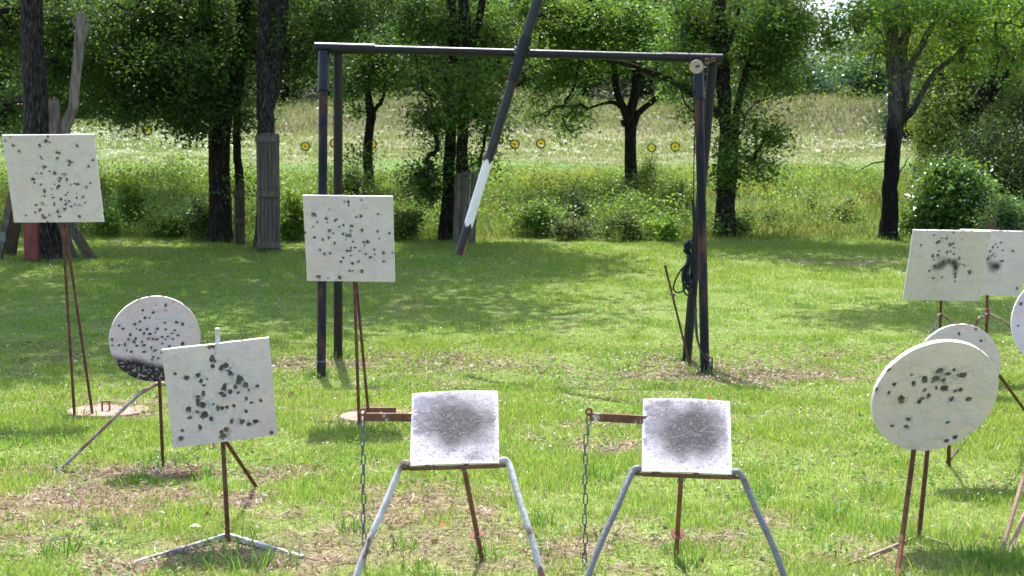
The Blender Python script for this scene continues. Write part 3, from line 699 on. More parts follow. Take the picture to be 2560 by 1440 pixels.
# ------------------------------------------------------------------ pipe frame with its swinging pole
tG = thing('pipe_frame', 'tall black steel pipe frame with four legs and a crossbeam over the lawn', 'pipe frame', G(1285, 925))
YG = 12.2
bl_, br_ = P(787, 119, YG), P(1806, 147, YG)
def on(a, b, t): return a + (b - a) * t
beam = Geo(); beam.tube([on(bl_, br_, t) for t in np.linspace(0.03, .97, 12)], .036, 24)
bm = beam.build('crossbeam', M_blackpipe, tG, smooth=True)
Geo().tube([on(bl_, br_, 0), on(bl_, br_, .147)], .0465, 24).build('sleeve', M_blackpipe, bm, smooth=True)
Geo().tube([on(bl_, br_, .852), on(bl_, br_, 1)], .0425, 24).build('sleeve', M_blackpipe, bm, smooth=True)
def leg(top, foot, r, mat, sleeve=None):
    lg = Geo().tube([top + (foot - top) * t for t in np.linspace(0, 1, 10)], r, 20).build('leg', mat, tG, smooth=True)
    if sleeve: Geo().tube([on(top, foot, 0), on(top, foot, sleeve)], r * 1.2, 20).tube([on(top, foot, sleeve - .004), on(top, foot, sleeve + .006)], r * 1.28, 20).build('sleeve', M_blackpipe, lg, smooth=True)
    return lg
legFL = leg(P(809, 130, YG - .06), sink(G(803, 946), .02), .0375, M_rustpipe, .118)
leg(P(845, 130, YG + .05), sink(G(845, 897)), .0395, M_darkpipe)
leg(P(1746, 150, YG - .06), sink(G(1763, 936), .02), .038, M_rustpipe, .12)
leg(P(1782, 150, YG + .06), sink(G(1715, 905)), .041, M_darkpipe)
fl = P(803, 925, G(803, 946)[1] - .042)
Geo().box(fl, (.024, .012, .13)).build('slot', M_black, tG)
Geo().box(fl + (0, 0, .068), (.06, .016, .006)).build('slot_lip', M_steel, tG)

YPo = YG - .085
pole_bot, pole_top = P(1148, 637, YPo - .02), P(1498, -500, YPo)
tP = thing('swinging_pole', 'black pole with a white band hung slantwise across the crossbeam of the pipe frame', 'pole', pole_bot)
Lp = np.linalg.norm(pole_top - pole_bot)
def tt(py): return (637 - py) / (637 + 500)
pw, pa_ = tt(555), tt(407)
def polecol(t, th, ring):
    sc = .012 * np.abs(np.cos(th * 2.0 + .6))
    wh = sst(-.002, .002, t - (pw - sc * .8)) * (1 - sst(-.002, .002, t - (pa_ + sc * .8)))
    nz = fbm(th * 2 + 3, np.full_like(th, t * 60), 3, 5)
    blk = np.array((.008, .008, .010)) * (.7 + .9 * nz)[:, None]
    rustm = (sst(.7, .78, nz) * .6 + sst(tt(600) , tt(630), t) * 0)[:, None]
    blk = blk * (1 - rustm) + np.array((.10, .04, .02)) * rustm
    low = (1 - sst(tt(605), tt(590), t)) * (np.abs(np.angle(np.exp(1j * (th - LOWTH)))) < .55)
    blk = blk * (1 - low[:, None]) + np.array((.2, .08, .04)) * low[:, None]
    w = np.array((.80, .79, .80)) * (.93 + .12 * nz)[:, None]
    pinkish = sst(.58, .68, fbm(th * 1.5, np.full_like(th, t * 35), 2, 8))[:, None] * .2
    w = w * (1 - pinkish * np.array((0, .45, .5)))
    return blk * (1 - wh[:, None]) + w * wh[:, None]
LOWTH = 4.4
tpts = np.unique(np.concatenate([np.linspace(0, 1, 60), np.linspace(pw - .03, pw + .03, 40), np.linspace(pa_ - .03, pa_ + .03, 40)]))
g = Geo(); pts = np.array([on(pole_bot, pole_top, t) for t in tpts])
# colour function receives ring index fraction; map it to the true parameter
g.tube(pts, np.where(tpts < tt(180), .0385, .043), 48, True, colf=lambda fr, th, ring: polecol(tpts[int(round(fr * (len(tpts) - 1)))], th, ring))
g.build('pole', M_paint, tP, smooth=True, col=True)
Geo().tube([on(pole_bot, pole_top, tt(195)), on(pole_bot, pole_top, tt(86))], .050, 28).build('socket', M_blackpipe, tP, smooth=True)
Geo().tube([on(pole_bot, pole_top, tt(198)), on(pole_bot, pole_top, tt(190))], .053, 28).build('collar', M_rustpipe, tP, smooth=True)
bdir = (br_ - bl_) / np.linalg.norm(br_ - bl_)
for px in (1288, 1322):
    c_ = on(bl_, br_, (px - 787) / 1019); Geo().torus(c_, bdir, .052, .009, seg=28).build('ring', M_darkmetal, tP, smooth=True)
for py in (105, 128, 155): 
    Geo().tube([on(pole_bot, pole_top, tt(py)) + (-.058, -.01, 0), on(pole_bot, pole_top, tt(py)) + (.062, -.01, 0)], .007, 8).build('bolt', M_darkmetal, tP)

# pulley on the beam, ropes
pc_ = P(1741, 167, YG - .12)
tPu = thing('pulley', 'tan pulley wheel on a black bracket under the right end of the crossbeam', 'pulley', pc_)
Geo().tube([pc_ + (0, -.014, 0), pc_ + (0, -.009, 0), pc_ + (0, 0, 0), pc_ + (0, .009, 0), pc_ + (0, .014, 0)], [.056, .058, .051, .058, .056], 36).build('wheel', M_tan, tPu, smooth=True)
d = P(1790, 150, YG - .05) - pc_
Geo().box(pc_ + d * .35 + (0, -.022, 0), (np.linalg.norm(d) * .8, .005, .022), [d / np.linalg.norm(d), (0, 1, 0), np.cross(d / np.linalg.norm(d), (0, 1, 0))]).tube([pc_ + (0, -.028, 0), pc_ + (0, .02, 0)], .009, 10).build('bracket', M_darkmetal, tPu)
Geo().torus(P(1768, 152, YG - .11), (0, 1, .2), .017, .005).torus(P(1783, 149, YG - .09), (.3, 1, 0), .014, .005).build('shackle', M_rust, tPu, smooth=True)
hl = curve([pole_top + (0, 0, -.05), P(1690, 20, YG - .05), P(1712, 85, YG - .09), P(1727, 155, YG - .12)], 20)
tag(Geo().tube(hl, .0045, 6).build('hauling_rope', M_rope, None), 'thin dark rope running up out of view from the tan pulley', 'rope')

tRo = thing('rope_coil', 'dark blue rope coiled and hung on the right legs of the pipe frame', 'rope', G(1735, 925))
YRo = YG - .12
cx, cy = 1727, 600
for k in range(11):
    g = Geo(); rr = np.random.default_rng(100 + k)
    wx = rr.uniform(7, 17); yb = rr.uniform(690, 738); xo = rr.uniform(-5, 5); yo = YRo + rr.uniform(-.05, .04)
    top = rr.uniform(596, 612)
    pts = [P(cx + xo - 2, top, yo), P(cx + xo - wx * .8, top + 15, yo), P(cx + xo - 3, 642, YRo), P(cx + xo - wx, 675, yo), P(cx + xo - wx * 1.1, yb - 18, yo), P(cx + xo - 4, yb, yo), P(cx + xo + wx * .7, yb - 22, yo + .02), P(cx + xo + 5, 675, yo + .02), P(cx + 6, 642, YRo), P(cx + xo + wx * .6, top + 14, yo), P(cx + xo - 2, top, yo)]
    g.tube(curve(pts, 60), .0078, 7).build('coil', M_rope, tRo, smooth=True)
lp = [P(1722, 655, YRo - .03), P(1700, 678, YRo - .05), P(1684, 715, YRo - .05), P(1690, 730, YRo - .05), P(1708, 727, YRo - .05), P(1724, 700, YRo - .03)]
Geo().tube(curve(lp, 40), .0075, 7).build('loose_loop', M_rope, tRo, smooth=True)
g = Geo()
for k in range(5): g.torus(P(1729, 636 + k * 4, YRo), (0.05, .1, 1), .034 + .003 * (k % 2), .0075, seg=22)
g.build('wrap', M_rope, tRo, smooth=True)
Geo().tube(curve([P(1729, 180, YG - .12), P(1737, 300, YG - .11), P(1735, 400, YG - .12), P(1734, 500, YRo), P(1733, 640, YRo)], 30), .0055, 6).tube(curve([P(1732, 500, YRo), P(1736, 560, YRo), P(1733, 610, YRo)], 16), [.013] * 16, 8).build('line', M_rope, tRo, smooth=True)
Geo().tube(curve([P(1738, 640, YRo), P(1739, 740, YRo), P(1743, 840, YRo - .2), P(1755, 880, YRo - .35), P(1771, 905, 11.62)], 40), .0085, 7).tube(curve([P(1733, 660, YRo), P(1737, 760, YRo), P(1741, 840, YRo - .15), P(1762, 895, YRo - .4)], 40), .007, 7).build('line', M_rope, tRo, smooth=True)
Geo().box(P(1740, 372, YG - .11), (.022, .012, .085)).build('tag_strip', M_yellow, tRo)

bp = P(1775, 913, 11.68)
tBp = thing('pulley', 'small grey metal pulley block at the foot of the right front leg', 'pulley', sink(bp, .1))
Geo().tube([bp + (-.012, 0, 0), bp + (0, 0, 0), bp + (.012, 0, 0)], [.034, .028, .034], 24).build('wheel', M_steel, tBp, smooth=True)
Geo().box(bp + (-.018, 0, .012), (.005, .05, .1)).box(bp + (.018, 0, .012), (.005, .05, .1)).build('cheek', M_darkmetal, tBp)
Geo().tube([bp + (0, 0, .06), bp + (-.03, .05, .09)], .008, 8).build('hook', M_rust, tBp)
Geo().tube([bp + (.012, 0, -.03), bp + (.012, 0, -.12)], .006, 8).build('pin', M_rust, tBp)

ft = G(1731, 922)
tLr = thing('rebar_rod', 'rusty rebar rod with a short crosspiece leaning by the pipe frame\'s right legs', 'steel rod', ft)
rods(tLr, 'rod', [P(1662, 662, 12.15), sink(ft)], .0095)
Geo().tube(curve([P(1667, 732, 12.05), P(1676, 736, 12.0), P(1686, 736, 12.03), P(1684, 742, 12.08)], 14), .006, 8).build('crosspiece', M_rust, tLr)

# ------------------------------------------------------------------ yellow field targets on the far meadow
TGL = []
def field_target(px, py, rpx, Yd, lab, face=(0, -1, .05), tagtop=False, worn=False):
    Yd = float(G(px, py + 27)[1]); c_ = P(px, py, Yd); r = rpx * 1.06 * Yd / F
    foot = np.array((c_[0], c_[1], gz(c_[0], c_[1])))
    TGL.append((c_[0], Yd))
    t = thing('field_target', lab, 'shooting target', foot, 'yellow disc targets on the meadow')
    n = np.array(face, float); n /= np.linalg.norm(n)
    Geo().torus(c_, n, r * .92, r * .15, seg=32).build('rim', M_black, t, smooth=True)
    Geo().disc(c_, n, r * .85, .012, 32).build('face', M_yellow, t)
    Geo().disc(c_ + n * .009, n, r * .2, .01, 16).build('bull', M_black, t)
    if worn:
        for k in range(7):
            a = rng.uniform(0, 6.28); q = rng.uniform(.35, .7) * r
            Geo().disc(c_ + n * .008 + np.array((math.cos(a) * q, 0, math.sin(a) * q)), n, r * rng.uniform(.14, .24), .008, 9).build('worn_patch', M_black, t)
    Geo().tube([c_ - (0, -.01, r * .9), sink(foot, .1)], .009, 6).tube([c_ - (0, -.01, r * .9), foot + (.16, .1, -.05)], .006, 6).build('stake', M_darkmetal, t)
    if tagtop: Geo().box(c_ + (.02, .015, r * 1.7), (.07, .012, r * 1.35)).build('flag', M_yellow, t)
field_target(368, 325, 12, 60, 'yellow and black disc target under the low leaves left, black patches on its face', worn=True)
field_target(763, 366, 10.5, 50, 'yellow disc target just left of the pipe frame\'s left legs')
field_target(836, 358, 10.5, 50, 'yellow disc target half hidden behind the left rear leg of the pipe frame')
field_target(931, 360, 10.5, 50, 'yellow disc target peeping out beside the thin forked tree trunk')
field_target(1287, 361, 11, 48, 'yellow disc target just right of the hanging pole\'s white band, left of two neighbours')
field_target(1352, 359, 11, 49, 'yellow disc target with a long straight stake, right of two neighbours')
field_target(1629, 369, 10, 49, 'smaller yellow disc target just right of the trunk with sawn branches')
field_target(1688, 367, 11, 48, 'yellow disc target with a yellow flag standing above it', tagtop=True)
Geo_s = Geo().tube([P(340, 305, 52), sink(G(340, 352), .1)], .018, 8).build('thin_post', M_brownwood, None); tag(Geo_s, 'thin brown post in the far meadow left of a yellow target', 'post')

# ------------------------------------------------------------------ boards, posts, old timber
def board_guard(x0, x1, y0, y1, Yd, n, battens, lab, mat, slant=0):
    c_ = P((x0 + x1) / 2, y1, Yd); foot = np.array((c_[0], Yd, gz(c_[0], Yd)))
    t = thing('board_guard', lab, 'tree guard', foot, 'board guards nailed to trunks')
    top = P(x0, y0, Yd)[2]; xa, xb = P(x0, y0, Yd)[0], P(x1, y0, Yd)[0]; sx = P(x0 + slant, y0, Yd)[0] - xa
    wd = (xb - xa) / n
    for k in range(n):
        rr = random.Random(k + x0)
        xc = xa + (k + .5) * wd; h = top - foot[2] + rr.uniform(-.015, .02)
        a, b = np.array((xc - sx, Yd, foot[2] - .06)), np.array((xc, Yd + .0, foot[2] + h)); dd = b - a; L = np.linalg.norm(dd); dd /= L
        Geo().box((a + b) / 2, (wd * .93, .022, L), [(1, 0, 0), np.cross(dd, (1, 0, 0)), dd]).tube([(xc - sx, Yd - .012, foot[2]), (xc, Yd - .012, foot[2] + h - .02)], wd * .30, 8).build('picket', mat, t)
    for y in battens:
        z = P(x0, y, Yd)[2]
        Geo().box(((xa + xb) / 2 - sx * .3, Yd - .045, z), (xb - xa + .02, .03, .1)).build('batten', mat, t)
board_guard(640, 698, 333, 628, 23.3, 6, (348, 485, 612), 'tall grey picket board guard with three battens in front of the twin-stemmed trunk', M_oldwood)
board_guard(585, 611, 461, 605, 24.3, 3, (485, 552), 'narrow brownish picket guard on the slim trunk beside the thick dark tree', M_brownwood)
board_guard(1138, 1196, 432, 592, 24.6, 3, (), 'wide grey board guard leaning behind the swinging pole', M_oldwood, slant=8)

rp = G(80, 655)
tag(Geo().box((rp[0], rp[1], rp[2] + .55), (.2, .1, 1.2)).build('red_post', M_redpaint, None), 'faded red square post under the far-left plate', 'post')
def plank(p0, p1, w, th, mat, name, lab, cat):
    a, b = np.asarray(p0), np.asarray(p1); d = b - a; L = np.linalg.norm(d); d /= L; s_ = np.cross(d, (0, 1, 0)); s_ /= np.linalg.norm(s_)
    return tag(Geo().box((a + b) / 2, (L, w, th), [d, s_, np.cross(d, s_)]).build(name, mat, None), lab, cat)
plank(P(148, 545, 21.7), sink(G(186, 648), .03), .12, .05, M_oldwood, 'plank', 'short grey plank leaning on the trunk behind the far-left plate', 'plank')
plank(P(160, 535, 21.3), sink(G(231, 649), .03), .15, .05, M_oldwood, 'plank', 'longer grey plank leaning out to the right behind the far-left plate', 'plank')
tO = thing('timber_trestle', 'old brown timber trestle with a metal bracket leaning at the left edge', 'trestle', G(10, 640))
def beam_(p0, p1, w, th, mat, name):
    a, b = np.asarray(p0), np.asarray(p1); d = b - a; L = np.linalg.norm(d); d /= L; s_ = np.cross(d, (0, 1, 0)); s_ /= np.linalg.norm(s_)
    Geo().box((a + b) / 2, (L, w, th), [d, s_, np.cross(d, s_)]).build(name, mat, tO)
beam_(sink(G(-6, 648), .05), P(32, 480, 21.5), .10, .08, M_oldwood, 'post')
beam_(sink(G(24, 640), .05), P(46, 490, 21.9), .17, .06, M_brownwood, 'post')
beam_(P(-20, 578, 21.6), P(52, 574, 21.75), .06, .05, M_brownwood, 'rail')
Geo().box(P(5, 592, 21.4), (.12, .05, .14)).build('bracket', M_steel, tO)
pp = P(2479, 552, 19.5)
tag(Geo().tube([(pp[0], 19.5, gz(pp[0], 19.5) - .05), (pp[0] + .01, 19.5, pp[2] - .3), (pp[0], 19.5, pp[2])], [.068, .065, .06], 10, rough=.1).build('wooden_post', M_brownwood, None), 'weathered round fence post behind the overlapping square plates', 'post')
g = G(2290, 470)
tag(Geo().tube([g - (0, 0, .1), P(2291, 445, g[1]), P(2289, 425, g[1]), P(2284, 415, g[1])], [.07, .065, .06, .035], 12, rough=.15).build('stump', M_deadwood, None), 'short curved broken stump left of the bright glossy shrub', 'stump')

# ------------------------------------------------------------------ leaves, crowns, trees
def leaf_geo(ctr, size, rg, up=.55, base=(.05, .10, .02), var=.35, ratio=.5, hue=None):
    n = len(ctr)
    nrm = rg.normal(size=(n, 3)); nrm[:, 2] = np.abs(nrm[:, 2]) + up; nrm /= np.linalg.norm(nrm, axis=1)[:, None]
    ax = rg.normal(size=(n, 3)); ax -= nrm * (ax * nrm).sum(1)[:, None]; ax /= np.linalg.norm(ax, axis=1)[:, None] + 1e-9
    sd = np.cross(nrm, ax)
    s = (size * rg.uniform(.65, 1.3, n))[:, None]
    dr = nrm * s * rg.uniform(-.12, .25, n)[:, None]
    v = np.stack([ctr - ax * s * .5, ctr + sd * s * ratio * .5 + ax * s * .08 + dr, ctr + ax * s * .5, ctr - sd * s * ratio * .5 + ax * s * .08 + dr], 1).reshape(-1, 3)
    q = np.arange(4 * n).reshape(-1, 4)
    b = np.array(base) * (1 + var * rg.uniform(-1, 1, n))[:, None]
    if hue is not None: b = b * hue
    y = rg.random(n)[:, None]; b = b * (1 + np.array((.5, .22, 0)) * (y > .8))
    return v, q, np.repeat(b, 4, 0)
def clusters(blobs, rg):
    """blobs: (centre, radii, n) -> cluster centres on ragged ellipsoids"""
    out = []
    for c_, r, n in blobs:
        d = rg.normal(size=(n, 3)); d /= np.linalg.norm(d, axis=1)[:, None]
        rad = rg.random(n) ** .45
        out.append(np.asarray(c_) + d * rad[:, None] * np.asarray(r))
    return np.concatenate(out)
def crown_mesh(cl, per, csize, lsize, rg, base, up=.55, flat=.7, mat=None, ratio=.5, var=.35):
    n = len(cl); k = rg.integers(int(per * .6), int(per * 1.4) + 1, n)
    if True:
        k = np.maximum(4, (k * rg.uniform(.3, 1.5, n)).astype(int))
    idx = np.repeat(np.arange(n), k)
    ctr = cl[idx] + rg.normal(size=(len(idx), 3)) * csize * np.array((1, 1, flat)) * rg.uniform(.6, 1.15, n)[idx][:, None]
    hue = (1 + .28 * rg.uniform(-1, 1, n))[idx][:, None] * (1 + np.array((.25, .08, -.1)) * rg.uniform(-1, 1, n)[idx][:, None])
    v, q, c = leaf_geo(ctr, lsize * rg.uniform(.7, 1.55, n)[idx], rg, up, base, var, ratio, hue)
    return np_mesh('crown', v, [q], mat or M_leaf, np.clip(c, .002, 1))
def branch_geo(g, trunk_pts, trunk_r, cl, rg, rmin=.0085, droop=False):
    """grow boughs: every leaf cluster hangs on the nearest wood already grown"""
    pts = [np.array(p) for p in trunk_pts]; par = [-1] * len(pts); n0 = len(pts)
    dist = np.min(np.linalg.norm(cl[:, None, :] - np.array(pts)[None], axis=2), axis=1)
    for i in np.argsort(dist):
        a = np.array(pts); c_ = cl[i]
        dv = a - c_; dd = np.linalg.norm(dv, axis=1) + (1.6 * np.maximum(0, -dv[:, 2]) if droop else .35 * np.maximum(0, dv[:, 2]))
        j = int(np.argmin(dd)); pts.append(c_); par.append(j)
    cnt = np.ones(len(pts))
    for i in range(len(pts) - 1, n0 - 1, -1):
        if par[i] >= n0: cnt[par[i]] += cnt[i]
    for i in range(n0, len(pts)):
        a, b = pts[par[i]], pts[i]; L = np.linalg.norm(b - a)
        m = (a + b) / 2 + rg.normal(size=3) * L * .10 + np.array((0, 0, L * .05))
        r1 = min(rmin * cnt[i] ** .5, .03 if droop else .07); r0 = min(r1 * 1.35, .035 if droop else .08)
        p = np.array([a, a + (m - a) * .55, m, b + (m - b) * .5, b])
        g.tube(p, np.linspace(r0, r1 * .8, 5), 5 if r0 > .015 else 4, cap=False)
def stem_pts(pts, Yd, base_ground=True, dy=0):
    out, r = [], []
    for k, p in enumerate(pts):
        yy = Yd + (p[3] if len(p) > 3 else 0) + dy
        q = P(p[0], p[1], yy)
        if k == 0 and base_ground: q[2] = gz(q[0], q[1]) - .12
        out.append(q); r.append(p[2] * yy / F / 2)
    return np.array(out), np.array(r)
TREES = 0; BASES = []
def tree(label, Yd, stems, blobs, base, leaf=.105, per=58, csize=.20, mat=None, upper=None, bark=None, name='tree', limbs=(), group='trees along the edge of the lawn', up=.55, lsize_up=.17, flare=1.45, cat='tree', fade=None, droop=False):
    global TREES; TREES += 1; leaf *= .60; per = int(per * 2.0); csize *= 1.22
    rg = np.random.default_rng(500 + TREES)
    g = Geo(); tp = []; root = None
    for si, st in enumerate(list(stems) + list(limbs)):
        is_limb = si >= len(stems)
        p, r = stem_pts(st, Yd, base_ground=(not is_limb) and (st[0][1] > 400))
        if root is None: root = p[0].copy(); r_base = r[0]
        n = max(14, int(np.linalg.norm(p[-1] - p[0]) * 9))
        L = np.concatenate([[0], np.cumsum(np.linalg.norm(np.diff(p, axis=0), axis=1))])
        cp = curve(p, n); rr = np.interp(np.linspace(0, len(p) - 1, n), np.arange(len(p)), r)
        if not is_limb and st[0][1] > 400:
            hgt = cp[:, 2] - cp[0, 2]; rr = rr * (1 + (flare - 1) * np.exp(-hgt / .22))
        cp = cp + (np.stack([fbm(np.arange(n) * .35, np.full(n, si + TREES), 2, k) for k in range(3)], 1) - .5) * .045 * np.minimum(1, np.arange(n) / 5)[:, None]
        g.tube(cp, rr, 16 if rr.max() > .08 else 9, True, rough=.16 if rr.max() > .08 else .1, seed=TREES * 5 + si)
        tp.append(cp[:: 2] if is_limb else cp[int(n * .35):: 2])
    root[2] = gz(root[0], root[1])
    t = thing(name, label, cat, root, group)
    cl = []
    if blobs:
        cl.append(clusters([(P(b[0], b[1], Yd + (b[5] if len(b) > 5 else 0)), (b[2] * Yd / F, b[6] if len(b) > 6 else 1.0, b[3] * Yd / F), b[4]) for b in blobs], rg))
    lowc = np.concatenate(cl) if cl else np.zeros((0, 3))
    hic = np.zeros((0, 3))
    if upper:
        hic = clusters([(np.array(u[0]), u[1], u[2]) for u in upper], rg)
    tpts = np.concatenate(tp)
    allc = np.concatenate([lowc, hic])
    if len(allc): branch_geo(g, tpts, None, allc, rg, droop=droop)
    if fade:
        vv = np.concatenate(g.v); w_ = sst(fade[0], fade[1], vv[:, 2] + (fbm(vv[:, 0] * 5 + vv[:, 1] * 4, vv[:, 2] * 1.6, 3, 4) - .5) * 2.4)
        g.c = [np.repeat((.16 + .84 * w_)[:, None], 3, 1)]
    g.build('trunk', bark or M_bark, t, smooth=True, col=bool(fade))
    BASES.append((root[0], root[1], r_base))
    if len(lowc):
        link('crown', crown_mesh(lowc, per, csize, leaf, rg, base, up, mat=mat), t)
    if len(hic):
        link('upper_crown', crown_mesh(hic, 34, .42, lsize_up, rg, base, up, mat=mat), t)
    return t
DG = (.055, .115, .025); MG = (.085, .16, .032); YG_ = (.10, .16, .028); LG = (.12, .20, .035)

tree('big rough-barked grey tree at the left edge, rising behind the far-left plate', 21.9,
     [[(114, 640, 82), (104, 480, 66), (92, 330, 58), (84, 150, 54), (78, 0, 52), (72, -300, 46), (60, -800, 30)]],
     [(30, 60, 60, 90, 40, 1.4), (10, 270, 60, 60, 26, 1.3), (170, 60, 90, 80, 34, 1.5), (150, 180, 70, 60, 22, 1.5)], DG, bark=M_barkgrey,
     upper=[((-8.0, 20.6, 9.0), (3.8, 3.6, 2.8), 210), ((-6.0, 18.6, 8.4), (2.4, 2.2, 1.5), 90)])
# dead forked snag beside it
fs = G(152, 640)
tS = thing('dead_tree', 'dead barkless snag with one tall leaning stub and one short stub', 'dead tree', fs)
def snag(pts, name, jag=True, seed=0):
    p, r = stem_pts(pts, fs[1], base_ground=pts[0][1] > 600)
    n = 40; cp = curve(p, n); rr = np.interp(np.linspace(0, len(p) - 1, n), np.arange(len(p)), r)
    g = Geo(); g.tube(cp, rr, 18, True, rough=.16, seed=seed)
    if jag:
        for k in range(8):
            a = k / 8 * 6.28 + .3; tip = cp[-1] + np.array((math.cos(a), math.sin(a), 0)) * rr[-1] * .72
            g.tube([tip - (0, 0, .05), tip + (0, 0, random.Random(k + seed).uniform(.02, .10))], [rr[-1] * .32, .004], 5)
    return g.build(name, M_deadwood, tS, smooth=True)
snag([(150, 642, 56), (150, 540, 48), (152, 420, 44), (150, 345, 44)], 'trunk', False, 2)
snag([(146, 400, 32), (137, 340, 31), (136, 300, 31), (134, 252, 31)], 'short_stub', True, 4)
snag([(154, 380, 30), (162, 318, 29), (182, 270, 25), (187, 210, 24), (196, 130, 25), (199, 90, 25), (202, 38, 25)], 'tall_stub', True, 6)
snag([(203, 110, 15), (211, 85, 15), (218, 60, 14)], 'side_stub', True, 8)

tree('thick dark twin-forked tree left of the picket guards', 24.9,
     [[(551, 606, 54), (549, 470, 50), (549, 330, 54), (552, 270, 60), (536, 200, 44), (527, 130, 38), (520, 0, 34), (500, -350, 26), (470, -700, 16)],
      [(560, 285, 30), (584, 215, 32), (592, 150, 34), (604, 60, 30), (622, -100, 26), (660, -500, 16)]],
     [(330, 60, 130, 90, 85), (450, 40, 120, 80, 70), (560, 60, 90, 80, 46), (280, 190, 90, 80, 56, -.6), (390, 190, 110, 80, 75, -.8), (470, 230, 60, 60, 34, -.9), (330, 275, 100, 34, 26, -.9), (480, 300, 26, 36, 12, -.9), (440, 290, 36, 26, 10, -1.0), (630, 120, 50, 80, 20), (520, 150, 50, 50, 16, -1.0)],
     DG, upper=[((-5.2, 24.2, 8.5), (3.4, 3.6, 2.8), 190), ((-4.0, 20.8, 8.3), (3.0, 2.4, 1.6), 120)])
tree('slim trunk with the narrow picket guard at its foot', 25.4,
     [[(599, 603, 22), (597, 460, 22), (594, 380, 20), (593, 280, 20), (601, 200, 20), (610, 120, 20), (625, 0, 16), (640, -300, 10)]],
     [(600, 240, 40, 60, 12), (620, 300, 30, 40, 8), (600, 180, 60, 50, 14), (640, 40, 60, 60, 16), (600, 470, 14, 22, 4, -.5)], DG)
tree('twin-stemmed grey-barked tree behind the tall picket guard', 23.9,
     [[(668, 628, 56), (667, 480, 45), (666, 330, 43), (664, 270, 46), (670, 215, 56), (660, 120, 34), (663, 0, 36), (660, -400, 26), (640, -800, 14)],
      [(682, 240, 30), (694, 160, 31), (702, 60, 31), (704, -50, 34), (730, -500, 20)]],
     [(720, 60, 70, 80, 30, .8), (760, 160, 60, 60, 22, .8), (860, 40, 90, 60, 36, .5), (800, 90, 80, 60, 26)], DG, bark=M_barkgrey,
     upper=[((-3.4, 23.0, 8.8), (3.0, 3.0, 2.8), 150), ((-1.6, 20.0, 8.6), (2.4, 1.6, 1.4), 70)])
tree('thin dark forked tree seen between the pipe frame legs and the swinging pole', 31.0,
     [[(924, 482, 26), (920, 400, 24), (924, 320, 22), (928, 285, 24), (920, 240, 16), (918, 150, 12), (925, 30, 8)], [(928, 295, 14), (940, 270, 12), (952, 255, 10), (968, 200, 7)]],
     [(900, 185, 80, 56, 34), (970, 195, 70, 56, 26), (870, 240, 30, 30, 10), (950, 130, 110, 60, 60), (895, 280, 14, 12, 3), (905, 388, 14, 8, 3)], DG, leaf=.11)
tree('slender dark trunk standing left of its larger neighbour behind the swinging pole', 25.3,
     [[(1116, 592, 36), (1120, 470, 30), (1126, 330, 28), (1130, 200, 26), (1128, 60, 24), (1120, -200, 18), (1110, -600, 10)]],
     [(1075, 300, 44, 36, 15), (1060, 190, 60, 70, 24), (1050, 60, 70, 60, 36, .6), (1090, 370, 30, 20, 5), (1065, 430, 34, 36, 14, -.2, .5), (1050, 480, 24, 30, 6, -.1, .4), (1085, 500, 20, 40, 5, 0, .3)], DG,
     upper=[((-1.6, 25.0, 8.2), (2.4, 3.0, 2.4), 110)])
tree('dark tree in the middle with the wide board guard at its foot', 25.0,
     [[(1160, 594, 36), (1155, 430, 30), (1158, 330, 28), (1162, 220, 30), (1166, 120, 34), (1160, 40, 28), (1150, -200, 22), (1140, -600, 12)],
      [(1168, 120, 22), (1190, 70, 22), (1205, 0, 18), (1240, -300, 12)], [(1150, 130, 18), (1130, 60, 18), (1125, -60, 14)]],
     [(1225, 275, 50, 36, 12), (1205, 200, 80, 60, 30), (1240, 325, 36, 16, 6), (1150, 60, 100, 60, 40, .5), (1250, 100, 80, 60, 36, .6), (1160, 220, 70, 70, 20, -.9), (1145, 300, 30, 30, 7, -1.0), (1120, 200, 60, 40, 10, -1.0), (1170, 400, 16, 60, 6), (1200, 395, 14, 16, 4)],
     MG, upper=[((-1.0, 25.2, 8.6), (2.2, 2.6, 2.6), 120)])
tree('leafy tree behind the crossbeam whose light green boughs hang low beside the swinging pole', 27.5,
     [[(1420, 520, 22), (1416, 380, 18), (1400, 200, 20), (1395, 60, 22), (1390, -200, 18), (1380, -600, 10)]] if False else
     [[(1330, 40, 16), (1360, -120, 22), (1400, -400, 24), (1440, -700, 14)]],
     [(1370, 190, 70, 60, 40), (1420, 230, 60, 60, 36), (1440, 290, 34, 36, 18), (1385, 295, 50, 34, 16), (1350, 90, 90, 60, 52), (1460, 70, 90, 60, 62), (1560, 60, 90, 50, 56), (1640, 60, 80, 60, 46), (1500, 150, 80, 40, 26), (1410, 140, 100, 60, 44), (1340, 20, 120, 40, 40)],
     (.066, .135, .026), leaf=.10, upper=[((2.4, 27.5, 8.6), (3.6, 3.0, 2.6), 150)]) if False else None
